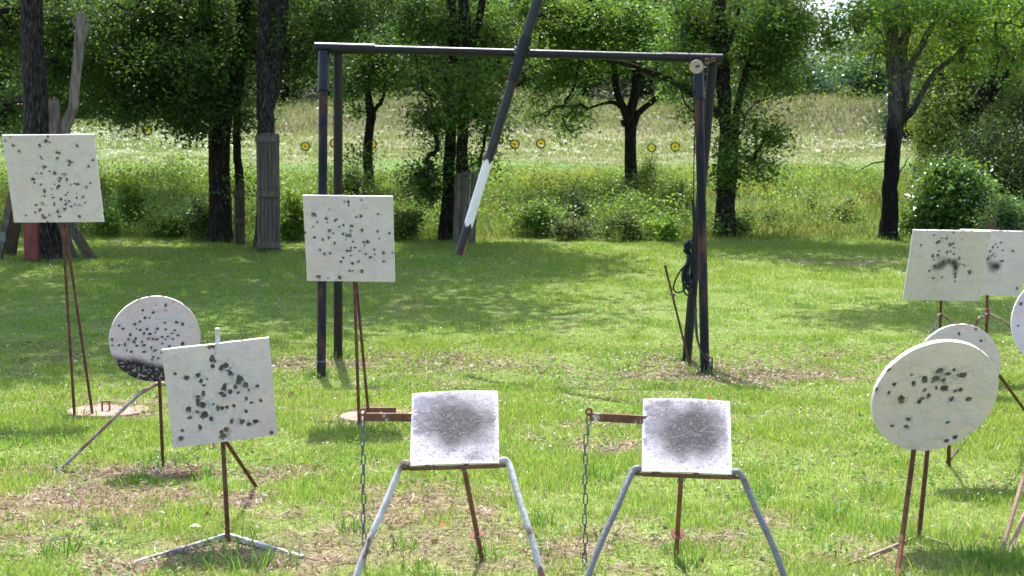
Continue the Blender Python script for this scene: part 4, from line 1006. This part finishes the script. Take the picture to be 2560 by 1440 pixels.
tree('short dark trunk with sawn-off branches standing alone in the rough grass', 30.0,
     [[(1582, 482, 34), (1578, 420, 31), (1578, 340, 29), (1575, 305, 33), (1558, 270, 19), (1543, 235, 17), (1536, 175, 15), (1530, 110, 12)]],
     [(1520, 130, 60, 50, 30), (1600, 130, 60, 40, 30), (1590, 60, 110, 50, 66), (1470, 60, 110, 60, 70), (1370, 80, 90, 60, 56), (1420, 165, 90, 56, 26), (1385, 235, 60, 50, 13), (1440, 278, 44, 34, 9), (1350, 295, 50, 22, 7), (1420, 325, 20, 12, 5), (1660, 150, 40, 30, 12), (1330, 20, 120, 40, 50)],
     (.095, .18, .034), leaf=.11, droop=True,
     limbs=[[(1576, 285, 26), (1588, 230, 22), (1590, 170, 18), (1600, 60, 12), (1610, -100, 8)], [(1584, 310, 20), (1598, 280, 16), (1630, 255, 14), (1652, 238, 11)], [(1562, 272, 14), (1540, 260, 12), (1519, 255, 9)], [(1568, 315, 10), (1556, 308, 8), (1552, 302, 7)],
            [(1600, 80, 14), (1500, 20, 16), (1420, -60, 14), (1360, 60, 10)], [(1585, 250, 10), (1610, 232, 7), (1640, 240, 4)]],)
tree('leafy dark tree right behind the frame\'s right legs, foliage down its trunk', 25.9,
     [[(1813, 592, 50), (1814, 500, 46), (1818, 430, 54), (1815, 330, 34), (1806, 200, 38), (1800, 90, 40), (1797, 0, 34), (1790, -300, 26), (1780, -700, 14)],
      [(1822, 420, 24), (1838, 330, 18), (1850, 240, 18), (1875, 150, 16), (1910, 60, 14), (1935, -20, 12)]],
     [(1900, 120, 80, 60, 46), (1950, 60, 80, 60, 44), (1880, 215, 70, 50, 18), (1860, 300, 46, 40, 10, -.4), (1910, 345, 50, 30, 10, -.3), (1885, 395, 30, 22, 7), (1960, 345, 14, 10, 3), (1815, 385, 28, 40, 7, -.5), (1830, 440, 36, 22, 6, -.4), (1905, 432, 20, 10, 3), (1780, 250, 30, 60, 12, .6), (1740, 60, 80, 60, 42), (1700, 130, 60, 50, 20), (1690, 230, 34, 30, 8), (1725, 280, 22, 30, 6), (1960, 190, 40, 50, 16)],
     MG, limbs=[[(1800, 290, 22), (1760, 255, 20), (1700, 215, 18), (1640, 185, 16), (1570, 160, 12), (1500, 150, 8)], [(1797, 130, 20), (1765, 90, 16), (1720, 40, 12), (1690, -40, 8)], [(1802, 160, 12), (1830, 90, 10), (1850, 20, 8)]],
     upper=[((5.0, 27.0, 8.8), (2.8, 2.2, 2.7), 120)])
tree('tall tree with several pale upright stems on the right, bright leaves at its top', 25.6,
     [[(2221, 587, 42), (2226, 480, 38), (2233, 370, 38), (2240, 290, 42), (2237, 180, 36), (2226, 80, 36), (2222, 0, 32), (2210, -300, 22), (2200, -700, 12)],
      [(2243, 330, 30), (2262, 200, 26), (2258, 110, 24), (2280, 20, 20), (2300, -200, 14)], [(2258, 230, 20), (2285, 150, 17), (2330, 60, 16), (2360, -40, 12)], [(2247, 310, 18), (2285, 270, 16), (2330, 190, 14), (2390, 140, 11), (2440, 90, 7)]],
     [(2220, 22, 90, 20, 15, -.8), (2330, 26, 90, 30, 20, -.6), (2450, 36, 100, 46, 28, -.4), (2540, 90, 60, 80, 24, -.5), (2380, 90, 70, 30, 11), (2130, 60, 60, 24, 7), (2090, 110, 60, 40, 12), (2060, 70, 50, 40, 8), (2400, 150, 50, 30, 12), (2270, 120, 30, 60, 8), (2180, 160, 40, 60, 6)],
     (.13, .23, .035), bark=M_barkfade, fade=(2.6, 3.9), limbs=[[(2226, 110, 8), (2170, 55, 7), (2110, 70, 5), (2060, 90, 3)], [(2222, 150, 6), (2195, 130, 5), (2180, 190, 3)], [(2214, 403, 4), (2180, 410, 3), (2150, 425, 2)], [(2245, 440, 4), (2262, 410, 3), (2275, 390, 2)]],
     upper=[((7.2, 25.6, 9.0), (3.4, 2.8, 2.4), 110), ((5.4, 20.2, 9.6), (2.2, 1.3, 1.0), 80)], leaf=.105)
tree('spreading many-stemmed tree rising out of the dense thicket at the right', 33.5,
     [[(2430, 470, 40), (2425, 330, 44), (2412, 290, 40), (2405, 220, 26), (2400, 130, 22), (2395, 0, 16)], [(2412, 300, 24), (2375, 270, 20), (2350, 190, 16), (2325, 165, 10)], [(2430, 300, 36), (2455, 240, 30), (2480, 185, 22), (2495, 120, 16), (2500, 0, 12)], [(2440, 290, 24), (2475, 240, 22), (2510, 190, 18), (2540, 120, 12)]],
     [(2360, 250, 70, 60, 40, -.6), (2330, 330, 60, 60, 46, -.8), (2450, 360, 90, 60, 80, -.8), (2540, 330, 70, 90, 70, -.8), (2500, 110, 90, 80, 70, .8), (2400, 60, 90, 60, 60, .5), (2400, 170, 70, 40, 24), (2330, 130, 60, 50, 26), (2300, 210, 40, 40, 14), (2400, 410, 80, 40, 60, -.8), (2520, 420, 80, 50, 60, -.6), (2560, 220, 50, 60, 30)],
     (.12, .18, .034), leaf=.10, per=46, upper=[((10.5, 35, 10), (4.5, 4, 3), 120)])
tree('tall tree rising behind the plate at the far left corner', 30,
     [[(185, 560, 30), (135, 300, 30), (122, 150, 28), (118, 0, 26), (110, -400, 16)]],
     [(150, 100, 110, 80, 60), (240, 150, 90, 90, 60), (210, 250, 60, 40, 26), (100, 220, 60, 60, 16), (360, 90, 110, 90, 70), (440, 130, 100, 90, 60), (20, 320, 50, 14, 10), (350, 240, 90, 40, 40)], DG, leaf=.12, upper=[((-8.5, 30, 9), (4, 3, 3), 180)])

# ------------------------------------------------------------------ shrubs in the rough and on the bank
NSH = 0
def shrub(px, py, wpx, hpx, label, base=MG, leaf=.075, n=None, mat=None, Yd=None, group='shrubs in the rough grass below the bank', shape=1.0, per=30, name='shrub', csz=None, up=.55):
    global NSH; NSH += 1
    rg = np.random.default_rng(900 + NSH)
    base = tuple(1.55 * b for b in base); leaf *= .62; per = int(per * 2.2)
    g = G(px, py) if Yd is None else np.array((P(px, py, Yd)[0], Yd, gz(P(px, py, Yd)[0], Yd)))
    s = g[1] / F; w, h = wpx * s / 2, hpx * s
    t = thing(name, label, 'shrub', g, group)
    n = n or max(14, int(wpx * hpx / 190))
    cl = []
    while len(cl) < n:
        p = rg.uniform(-1, 1, 3); z = (p[2] + 1) / 2
        rad = (1 - z ** 2.2 * .75) * (.65 + .6 * z if z < .4 else .9)
        lump = .5 + 1.0 * vnoise(math.atan2(p[1], p[0]) * 1.3 + 9, z * 3, NSH)
        if math.hypot(p[0], p[1]) < rad * lump * shape: cl.append((p[0] * w, p[1] * min(w, 1.6) * .8, .04 + z * h))
    cl = np.array(cl) + g
    ge = Geo(); base_pts = g + np.stack([rg.normal(0, .04, 6), rg.normal(0, .04, 6), np.linspace(-.05, h * .3, 6)], 1)
    ge.tube(base_pts, .012, 5); branch_geo(ge, base_pts, None, cl, rg, .004)
    ge.build('stem', M_bark, t)
    me = crown_mesh(cl, per, csz or max(.09, w * .2), leaf, rg, base, up, .8, mat)
    link('foliage', me, t)
    return t
shrub(2372, 590, 225, 172, 'large bright glossy-leaved shrub right of the tall pale-stemmed tree', (.062, .118, .028), .125, 230, M_shiny, Yd=26.0)
shrub(2520, 600, 150, 110, 'low pale green shrub behind the overlapping square plates', (.085, .14, .05), .08, 110, M_shiny, Yd=24.8)
shrub(2470, 560, 330, 190, 'dense dark green thicket behind the bright glossy shrub', (.028, .05, .014), .09, 330, Yd=29.5)
shrub(2560, 500, 200, 260, 'dark bushy thicket at the right edge of the frame', (.038, .062, .018), .09, 240, Yd=31.5)
shrub(2330, 400, 130, 190, 'olive green bush filling the gap right of the pale-stemmed trunk', (.085, .12, .028), .10, 160, Yd=36)
shrub(335, 560, 130, 110, 'bright green leafy bush right of the far-left plate', (.085, .15, .03), .085, 80)
shrub(270, 590, 80, 80, 'low bush at the lower right corner of the far-left plate', MG, .08, 36)
shrub(420, 592, 150, 60, 'low spreading bush left of the thick forked tree', (.07, .125, .03), .08, 60)
shrub(500, 600, 80, 95, 'dusky bush touching the thick forked trunk on its left', (.045, .08, .025), .075, 50)
shrub(735, 600, 90, 130, 'bright bush just right of the tall picket guard', (.10, .165, .03), .085, 70)
shrub(875, 520, 130, 90, 'olive bush behind the left legs of the pipe frame', (.055, .09, .025), .08, 70)
shrub(900, 605, 140, 80, 'dark low bush beneath the thin forked tree', (.03, .055, .018), .08, 70)
shrub(1010, 600, 120, 90, 'mid green bush left of the slender dark trunk', (.06, .10, .025), .08, 56)
shrub(1340, 590, 130, 80, 'mid green bush right of the swinging pole\'s foot', (.06, .11, .028), .08, 55)
shrub(1440, 580, 76, 100, 'small dark-leaved bush in the middle of the rough', (.03, .055, .02), .075, 50, M_shiny)
shrub(1430, 600, 120, 50, 'low grey-green bush at the lawn edge under the dark-leaved bush', (.06, .09, .04), .07, 36)
shrub(1560, 600, 140, 60, 'low olive bush at the lawn edge below the sawn-branched trunk', (.05, .085, .025), .075, 46)
shrub(1618, 485, 60, 100, 'slim upright sapling beside the sawn-branched trunk', (.05, .075, .025), .07, 28, shape=.7)
shrub(1660, 600, 110, 60, 'bright low weeds left of the frame\'s right legs', (.10, .18, .03), .08, 36)
shrub(1690, 530, 90, 70, 'yellow-green bush behind the right legs of the pipe frame', (.10, .15, .03), .075, 36)
shrub(1520, 520, 120, 50, 'grassy green bush left of the sawn-branched trunk\'s foot', (.07, .12, .028), .08, 36)
shrub(1860, 590, 70, 50, 'small bush right of the leafy dark tree\'s foot', (.05, .09, .025), .07, 20)
shrub(2110, 545, 90, 50, 'pale whitish-green weed clump left of the pale-stemmed trunk', (.13, .17, .07), .06, 24)
shrub(1930, 560, 60, 40, 'small dusky weed clump on the open slope', (.05, .08, .03), .06, 14)
shrub(2030, 520, 60, 36, 'small round weed clump higher on the open slope', (.07, .11, .03), .06, 14)
for (px, py, w, h, lab, b) in ((2010, 268, 190, 90, 'dark bluish-green bush on the bank top, left of the pair', (.05, .095, .05)), (2150, 268, 170, 105, 'dark bluish-green bush on the bank top, right of the pair', (.045, .09, .045)), (2215, 262, 130, 90, 'dark bush on the bank top just behind the pale-stemmed tree', (.035, .07, .03)), (1900, 268, 120, 60, 'light green bush on the bank top behind the leafy dark tree', (.08, .13, .04)), (2270, 350, 110, 130, 'dark bush at the right end of the bank', (.025, .05, .02))):
    shrub(px, py, w, h, lab, b, .2, 110, M_shiny, Yd=64 if py < 300 else 52, group='bushes on top of the bank', per=34, csz=.42)

# ------------------------------------------------------------------ far woods: individual trees
protos = []
def far_proto(k, h, w, base, shape):
    rg = np.random.default_rng(70 + k)
    tr = Geo(); tr.tube(curve([(0, 0, -.3), (.1, 0, h * .3), (-.1, .1, h * .6), (0, 0, h * .92)], 12), np.linspace(.24, .05, 12), 8, rough=.1)
    cl = []
    while len(cl) < 230:
        p = rg.uniform(-1, 1, 3); z = (p[2] + 1) / 2
        rad = (np.sin(np.pi * (.12 + .82 * z)) ** .7) * (.7 + .6 * vnoise(math.atan2(p[1], p[0]) * 1.5 + 9, z * 4, k))
        q = math.hypot(p[0], p[1])
        if q < rad and rg.random() < .35 + .65 * q / rad: cl.append((p[0] * w, p[1] * w, h * (shape + (1 - shape) * z)))
    cl = np.array(cl)
    branch_geo(tr, np.array([(0, 0, h * t) for t in np.linspace(.15, .9, 10)]), None, cl, rg, .012)
    return tr, crown_mesh(cl, 100, .55, .165, rg, base, .6, .75)
specs = [(12, 3.6, (.065, .125, .034), .06), (14, 4.2, (.085, .15, .04), .08), (10.5, 3.4, (.05, .095, .03), .02), (12.5, 4.4, (.10, .165, .042), .05)]
FAR = []
for k, (h, w, b, s) in enumerate(specs):
    trg, crm = far_proto(k, h, w, b, s)
    FAR.append((trg, crm))
flab = ['rounded mid-green tree in the distant wood behind the bank', 'tall light green tree in the distant wood behind the bank', 'dark low-crowned tree in the distant wood behind the bank', 'broad yellow-green tree in the distant wood behind the bank']
firsts = {}
def far_tree(k, x, y, sc, rot):
    z = gz(x, y)
    if k not in firsts:
        t = thing('far_tree', flab[k], 'tree', (0, 0, 0), 'trees of the distant wood, ' + ['rounded', 'tall', 'dark', 'broad'][k])
        FAR[k][0].build('trunk', M_bark, t, smooth=True); link('crown', FAR[k][1], t)
        firsts[k] = t; o = t
    else:
        o = firsts[k].copy(); C.objects.link(o)
        for ch in list(firsts[k].children):
            c2 = ch.copy(); C.objects.link(c2); c2.parent = o
    o.location = (x, y, z); o.scale = (sc, sc, sc); o.rotation_euler = (0, 0, rot)
rf = np.random.default_rng(5)
for row, (yd, step) in enumerate(((70, 3.9), (77, 4.0), (86, 4.2), (97, 4.6), (110, 5.5))):
    xm = yd * .42 + 4
    x = -xm + rf.uniform(0, 2)
    while x < xm:
        yy = yd + rf.uniform(-2.5, 2.5); px = 1280 + x / yy * F
        sc = rf.uniform(.8, 1.15); k = int(rf.integers(0, 4))
        if 1935 < px < 2235: sc = (483 - (75 + 40 * abs(px - 2090) / 150 * -1)) * 0 + min(sc, ((438 - 22) * yy / F + CAM_H - gz(x, yy)) / specs[k][0] * .88)
        if px < 480 and yy < 72: yy += 6
        far_tree(k, x, yy, max(.3, sc), rf.uniform(0, 6.28))
        x += step * rf.uniform(.75, 1.25)

# tree just outside the frame on each side (their shade falls on the lawn)
tree('broad oak beside the lawn beyond the right edge of the frame', 19.5,
     [[(2950, 700, 90), (2940, 400, 70), (2930, 0, 64), (2900, -400, 50), (2880, -1000, 30)]], [], DG,
     upper=[((6.8, 19.4, 9.4), (3.4, 1.1, 1.3), 150), ((3.9, 19.6, 9.2), (1.4, .6, .8), 40), ((9.5, 20.5, 10), (3, 3, 3), 120)])
tree('broad oak beside the lawn beyond the left edge of the frame', 17.5,
     [[(-420, 760, 90), (-400, 400, 70), (-390, 0, 64), (-360, -500, 50), (-340, -1100, 30)]], [], DG,
     upper=[((-5.8, 17.5, 8.8), (3.0, 2.0, 1.8), 170), ((-8.5, 17, 9.5), (3, 3, 3), 130)])

# ------------------------------------------------------------------ fallen branch and sticks
bx = [G(1425, 600) + (0, 0, .05), G(1470, 588) + (0, 0, .22), G(1500, 592) + (0, 0, .16), G(1545, 603) + (0, 0, .02)]
g = Geo(); g.tube(curve(bx, 24), np.linspace(.012, .006, 24), 6)
for a, b in (((1478, 590), (1500, 605)), ((1500, 592), (1540, 595)), ((1460, 590), (1440, 600))): g.tube([G(*a) + (0, 0, .18), G(*b) + (0, 0, .04)], [.006, .003], 5)
tag(g.build('fallen_branch', M_twig, None), 'bare grey fallen branch lying at the edge of the lawn', 'branch')
g = Geo()
tw = np.random.default_rng(8)
o0 = P(322, 300, 24.2)
for k in range(16):
    e = P(322 + tw.normal(-25, 22), 300 + tw.uniform(20, 85), 24.2 + tw.uniform(-.2, .2)); g.tube(curve([o0 + (0, 0, .05), (o0 * .6 + e * .4) + tw.normal(0, .04, 3), e], 8), np.linspace(.007, .002, 8), 4)
g.tube([P(330, 250, 24.3), o0 + (0, 0, .05)], .008, 5)
tag(g.build('dead_twigs', M_twig, None), 'bare hanging twigs below the dark leaves at the left', 'twigs')

# ------------------------------------------------------------------ grass, flowers, weeds
def blades(xy, h, w, base, rg, lean=.35, var=.3, tip=1.15, segs=2, tall=None):
    n = len(xy); z = terrain(xy[:, 0], xy[:, 1])
    p = np.column_stack([xy, z - .01])
    a = rg.uniform(0, 2 * np.pi, n); sd = np.stack([np.cos(a), np.sin(a), np.zeros(n)], 1)
    la = rg.uniform(0, 2 * np.pi, n); ln = np.stack([np.cos(la), np.sin(la), np.zeros(n)], 1) * (h * lean * rg.uniform(.2, 1.6, n))[:, None]
    up = np.array((0, 0, 1.0)) * h[:, None]
    W = (sd * (w[:, None] / 2))
    if segs == 2:
        m = p + up * .55 + ln * .35
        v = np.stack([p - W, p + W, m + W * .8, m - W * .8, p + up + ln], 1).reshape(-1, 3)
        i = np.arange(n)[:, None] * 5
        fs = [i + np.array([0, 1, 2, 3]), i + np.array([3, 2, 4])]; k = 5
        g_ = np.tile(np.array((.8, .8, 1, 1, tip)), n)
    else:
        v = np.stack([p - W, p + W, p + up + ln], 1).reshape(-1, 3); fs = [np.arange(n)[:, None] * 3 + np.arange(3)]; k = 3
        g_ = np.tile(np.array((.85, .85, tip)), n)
    b = np.asarray(base) * (1 + var * rg.uniform(-1, 1, n))[:, None]
    c = np.repeat(b, k, 0)
    return v, fs, np.clip(c, .003, 1)
def merge(parts, name, mat):
    vs_, f3, f4, cs, n = [], [], [], [], 0
    for v, fs, c in parts:
        for f in fs: (f3 if f.shape[1] == 3 else f4).append(f + n)
        vs_.append(v); cs.append(c); n += len(v)
    sets = []
    if f4: sets.append(np.concatenate(f4))
    if f3: sets.append(np.concatenate(f3))
    return np_mesh(name, np.concatenate(vs_), sets, mat, np.concatenate(cs))
def scatter(y0, y1, dens, rg, margin=1.28):
    n_ = int(dens * (y1 - y0) * (y0 + y1) / 2 * .72 * margin) ; 
    y = np.sqrt(rg.uniform(y0 ** 2, y1 ** 2, n_)); x = rg.uniform(-1, 1, n_) * y * .36 * margin + rg.uniform(-.3, .3, n_)
    return np.column_stack([x, y])
rg = np.random.default_rng(77)
GC = np.array((.205, .312, .064))
parts = []
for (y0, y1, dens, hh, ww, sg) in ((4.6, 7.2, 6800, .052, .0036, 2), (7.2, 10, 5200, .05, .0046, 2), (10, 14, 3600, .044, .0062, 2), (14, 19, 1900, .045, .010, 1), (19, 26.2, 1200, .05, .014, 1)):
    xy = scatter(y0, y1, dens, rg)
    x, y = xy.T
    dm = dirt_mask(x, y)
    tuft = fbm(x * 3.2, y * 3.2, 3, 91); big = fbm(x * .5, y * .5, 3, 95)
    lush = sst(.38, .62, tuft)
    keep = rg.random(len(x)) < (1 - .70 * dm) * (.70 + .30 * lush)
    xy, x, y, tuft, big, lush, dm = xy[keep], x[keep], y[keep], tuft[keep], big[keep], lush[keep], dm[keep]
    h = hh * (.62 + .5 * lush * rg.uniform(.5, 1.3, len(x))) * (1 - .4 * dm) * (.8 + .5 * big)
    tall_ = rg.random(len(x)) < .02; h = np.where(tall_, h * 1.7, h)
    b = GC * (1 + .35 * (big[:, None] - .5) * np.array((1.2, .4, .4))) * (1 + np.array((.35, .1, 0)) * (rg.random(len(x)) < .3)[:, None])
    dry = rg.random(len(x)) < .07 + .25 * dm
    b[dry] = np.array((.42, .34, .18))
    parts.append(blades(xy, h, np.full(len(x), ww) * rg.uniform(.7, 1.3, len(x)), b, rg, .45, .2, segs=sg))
# taller tufts: round trunks, posts and here and there in the front
cen = [(b[0], b[1], max(.12, b[2] * 1.15), .12, 90) for b in BASES if b[1] < 32] + [(*G(px, py)[:2], .10, .09, 60) for px, py in ((803, 946), (845, 897), (1763, 936), (1715, 905), (571, 1362), (80, 655), (669, 630), (596, 605), (1165, 596), (188, 1052), (899, 1074), (408, 1166), (2295, 1357), (2484, 1416))]
tr_ = np.random.default_rng(404)
cen += [(*G(px, py)[:2], .05, tr_.uniform(.07, .12), 46) for px, py in ((352, 1205), (500, 1195), (560, 1425), (620, 1432), (700, 1415), (1000, 1380), (1040, 1430), (1220, 1400), (1700, 1380), (1720, 1420), (2440, 1400), (2520, 1425), (1500, 1200), (1350, 1320), (260, 1320), (150, 1390), (60, 1110), (880, 1330), (2080, 1300), (2180, 1240), (1900, 1240))]
tx, th_l = [], []
for (cx_, cy_, rr_, hh_, n_) in cen:
    a_ = tr_.uniform(0, 6.283, n_); q_ = rr_ * np.sqrt(tr_.random(n_)) * 1.3 + rr_ * .2
    tx.append(np.column_stack([cx_ + np.cos(a_) * q_, cy_ + np.sin(a_) * q_])); th_l.append(hh_ * tr_.uniform(.5, 1.35, n_))
tx = np.concatenate(tx); th_l = np.concatenate(th_l)
parts.append(blades(tx, th_l, .0032 + .00042 * tx[:, 1], np.tile(GC * (.6, .72, .75), (len(tx), 1)), tr_, .6, .3))
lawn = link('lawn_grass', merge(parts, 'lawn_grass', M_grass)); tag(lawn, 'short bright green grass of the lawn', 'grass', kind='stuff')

# dry thatch and clippings lying on the bare earth
xy = scatter(4.6, 13.5, 2600, rg); dm = dirt_mask(xy[:, 0], xy[:, 1]); xy = xy[rg.random(len(xy)) < .10 + .90 * dm]
n = len(xy); a = rg.uniform(0, 6.28, n); L = rg.uniform(.010, .065, n) * np.where(rg.random(n) < .1, 1.6, 1)
z = terrain(xy[:, 0], xy[:, 1]); p = np.column_stack([xy, z + rg.uniform(.003, .02, n)])
dv = np.stack([np.cos(a) * L, np.sin(a) * L, rg.normal(0, .010, n)], 1); wv = np.stack([-np.sin(a), np.cos(a), np.zeros(n)], 1) * (rg.uniform(.0015, .0045, n) * (xy[:, 1] / 7))[:, None]
v = np.stack([p - dv / 2 - wv, p - dv / 2 + wv, p + dv / 2 + wv, p + dv / 2 - wv], 1).reshape(-1, 3)
cc = np.array([(.34, .24, .19), (.5, .40, .34), (.22, .14, .11), (.13, .08, .062)])[rg.integers(0, 4, n)] * rg.uniform(.8, 1.15, n)[:, None]
th_ = link('dry_thatch', np_mesh('dry_thatch', v, [np.arange(4 * n).reshape(-1, 4)], M_grass, np.repeat(cc, 4, 0))); tag(th_, 'dry straw-coloured clippings lying on the bare patches', 'thatch', kind='stuff')

# tiny white flowers in the lawn
xy = scatter(6.5, 22, 26, rg); keep = rg.random(len(xy)) < sst(.42, .62, fbm(xy[:, 0] * .8, xy[:, 1] * .8, 3, 33)) ; xy = xy[keep]
n = len(xy); ctr = np.column_stack([xy, terrain(xy[:, 0], xy[:, 1]) + rg.uniform(.04, .085, n)])
v, q, c = leaf_geo(ctr, np.full(n, .014) * (xy[:, 1] / 12) ** .5, rg, 1.2, (.8, .8, .8), .08, .9)
lf = link('lawn_flowers', np_mesh('lawn_flowers', v, [q], M_flower, np.clip(c, 0, .85))); tag(lf, 'tiny white flowers dotted through the lawn', 'flowers', kind='stuff')

# tall rough grass and weeds below the bank
parts = []
xy = scatter(25.2, 35, 300, rg); x, y = xy.T; nn = fbm(x * .7, y * .7, 3, 55)
h = (.05 + .20 * nn * rg.uniform(.4, 1.2, len(x))) * sst(24.8, 26.3, y) + .05
b = np.array((.175, .245, .062)) * (.75 + .5 * fbm(x * .4, y * .4, 3, 57))[:, None] * (1 + np.array((.5, .12, .1)) * sst(.5, .65, fbm(x * .9, y * .9, 2, 59))[:, None])
dry = rg.random(len(x)) < .1; b[dry] = (.32, .24, .13)
parts.append(blades(xy, h, np.full(len(x), .020) * rg.uniform(.6, 1.4, len(x)), b, rg, .5, .3, segs=1))
rgx = link('rough_grass', merge(parts, 'rough_grass', M_grass)); tag(rgx, 'long rough grass on the slope beyond the lawn', 'grass', kind='stuff')
xy = scatter(25.5, 34, 34, rg); x, y = xy.T; keep = rg.random(len(x)) < sst(.40, .58, fbm(x * .6, y * .6, 3, 66)) * np.where(x > 3.8, .35, 1); xy = xy[keep]
cl = np.column_stack([xy, terrain(xy[:, 0], xy[:, 1]) + rg.uniform(.03, .5, len(xy)) * (.4 + fbm(xy[:, 0], xy[:, 1], 2, 68))])
me = crown_mesh(cl, 44, .16, .048, rg, (.12, .205, .045), .7, .8, var=.5); xy2 = scatter(36, 62, 1.5, rg); xy2 = xy2[rg.random(len(xy2)) < sst(53, 58, xy2[:, 1])]
cl2 = np.column_stack([xy2, terrain(xy2[:, 0], xy2[:, 1]) + rg.uniform(.05, .4, len(xy2))])
me2 = crown_mesh(cl2, 26, .26, .10, rg, (.10, .15, .045), .7, .7, var=.5)
bw_ = link('bank_weeds', me2); tag(bw_, 'scattered leafy weeds on the meadow and the bank behind it', 'weeds', kind='stuff')
wd = link('undergrowth', me); tag(wd, 'leafy knee-high undergrowth along the tree line', 'undergrowth', kind='stuff')

# meadow and bank grass
parts = []
for (y0, y1, dens, hh, ww) in ((33, 45, 130, .085, .03), (45, 66, 80, .14, .045)):
    xy = scatter(y0, y1, dens, rg, 1.28); x, y = xy.T; nz_, r_, tn, bm_ = zone(x, y)
    h = hh * (.5 + .9 * fbm(x * .5, y * .5, 3, 71)) * rg.uniform(.6, 1.3, len(x)) * (1 + .6 * bm_) * (.55 + .45 * tn)
    green = np.array((.17, .235, .08)); tanc = np.array((.27, .245, .155)); berm_c = np.array((.165, .135, .09))
    mixn = (rg.random(len(x)) < np.clip(tn * .5 + (fbm(x * .5, y * .5, 3, 73) - .5) * .9, 0, 1))[:, None]
    b = np.where(mixn, tanc, green)
    mb = (rg.random(len(x)) < bm_ * np.clip(.30 + (fbm(x * .6, y * .6, 3, 75) - .5) * 2.2, .05, .9))[:, None]; b = np.where(mb, berm_c, b)
    pk = rg.random(len(x)) < .08 * bm_; b[pk] = (.22, .15, .14)
    parts.append(blades(xy, h, np.full(len(x), ww) * rg.uniform(.6, 1.4, len(x)), b, rg, .45, .3, segs=1))
mg = link('meadow_grass', merge(parts, 'meadow_grass', M_grass)); tag(mg, 'tall green and straw-coloured meadow grass up to the bank', 'grass', kind='stuff')

TG = np.array(TGL)
# white meadow flowers: flat heads on stalks
xy = scatter(38, 57, 3.0, rg); x, y = xy.T
den = sst(.46, .66, fbm(x * .28, y * .55, 3, 88)) * np.where((x < -2.5) | (x > 7.5), 1, .55)
xy = xy[rg.random(len(x)) < den + .04]; n = len(xy)
xy = xy[np.min(np.hypot(xy[:, None, 0] - TG[None, :, 0], (xy[:, None, 1] - TG[None, :, 1]) * .22), axis=1) > .42]; n = len(xy)
hd = np.column_stack([xy, terrain(xy[:, 0], xy[:, 1]) + rg.uniform(.15, .42, n)])
k = 6; idx = np.repeat(np.arange(n), k)
ctr = hd[idx] + rg.normal(size=(n * k, 3)) * np.array((.06, .06, .015))
v, q, c = leaf_geo(ctr, np.full(n * k, .05), rg, 1.6, (.78, .79, .74), .06, .9)
wf = link('meadow_flowers', np_mesh('meadow_flowers', v, [q], M_flower, np.clip(c, 0, .82))); tag(wf, 'white flat-headed wildflowers in drifts across the meadow', 'wildflowers', kind='stuff')

# broad-leaved weeds and clover mats in the lawn
xy = scatter(4.8, 15, 30, rg); keep = rg.random(len(xy)) < sst(.46, .62, fbm(xy[:, 0] * 1.3, xy[:, 1] * 1.3, 3, 133)); xy = xy[keep]
n = len(xy); k = 9; idx = np.repeat(np.arange(n), k); pw_ = xy[idx] + rg.normal(size=(n * k, 2)) * .035
ctr = np.column_stack([pw_, terrain(pw_[:, 0], pw_[:, 1]) + rg.uniform(.012, .05, n * k)])
v, q, c = leaf_geo(ctr, np.full(n * k, .026), rg, 1.3, (.10, .20, .05), .35, .6)
lw = link('lawn_weeds', np_mesh('lawn_weeds', v, [q], M_leaf, np.clip(c, 0, 1))); tag(lw, 'low broad-leaved weeds growing through the lawn', 'weeds', kind='stuff')

# fallen leaves, paint chips and clay crumbs on the lawn
xy = scatter(4.8, 14, 7, rg); n = len(xy)
ctr = np.column_stack([xy, terrain(xy[:, 0], xy[:, 1]) + rg.uniform(.012, .035, n)])
v, q, c = leaf_geo(ctr, rg.uniform(.018, .05, n), rg, 1.4, (1, 1, 1), 0, .7)
pc3 = np.array([(.20, .12, .07), (.30, .20, .12), (.14, .09, .06), (.62, .60, .56), (.55, .17, .06)])[rg.choice(5, n, p=[.34, .28, .22, .12, .04])]
ll = link('leaf_litter', np_mesh('leaf_litter', v, [q], M_flower, np.repeat(pc3, 4, 0))); tag(ll, 'brown fallen leaves and pale paint chips scattered over the lawn', 'litter', kind='stuff')
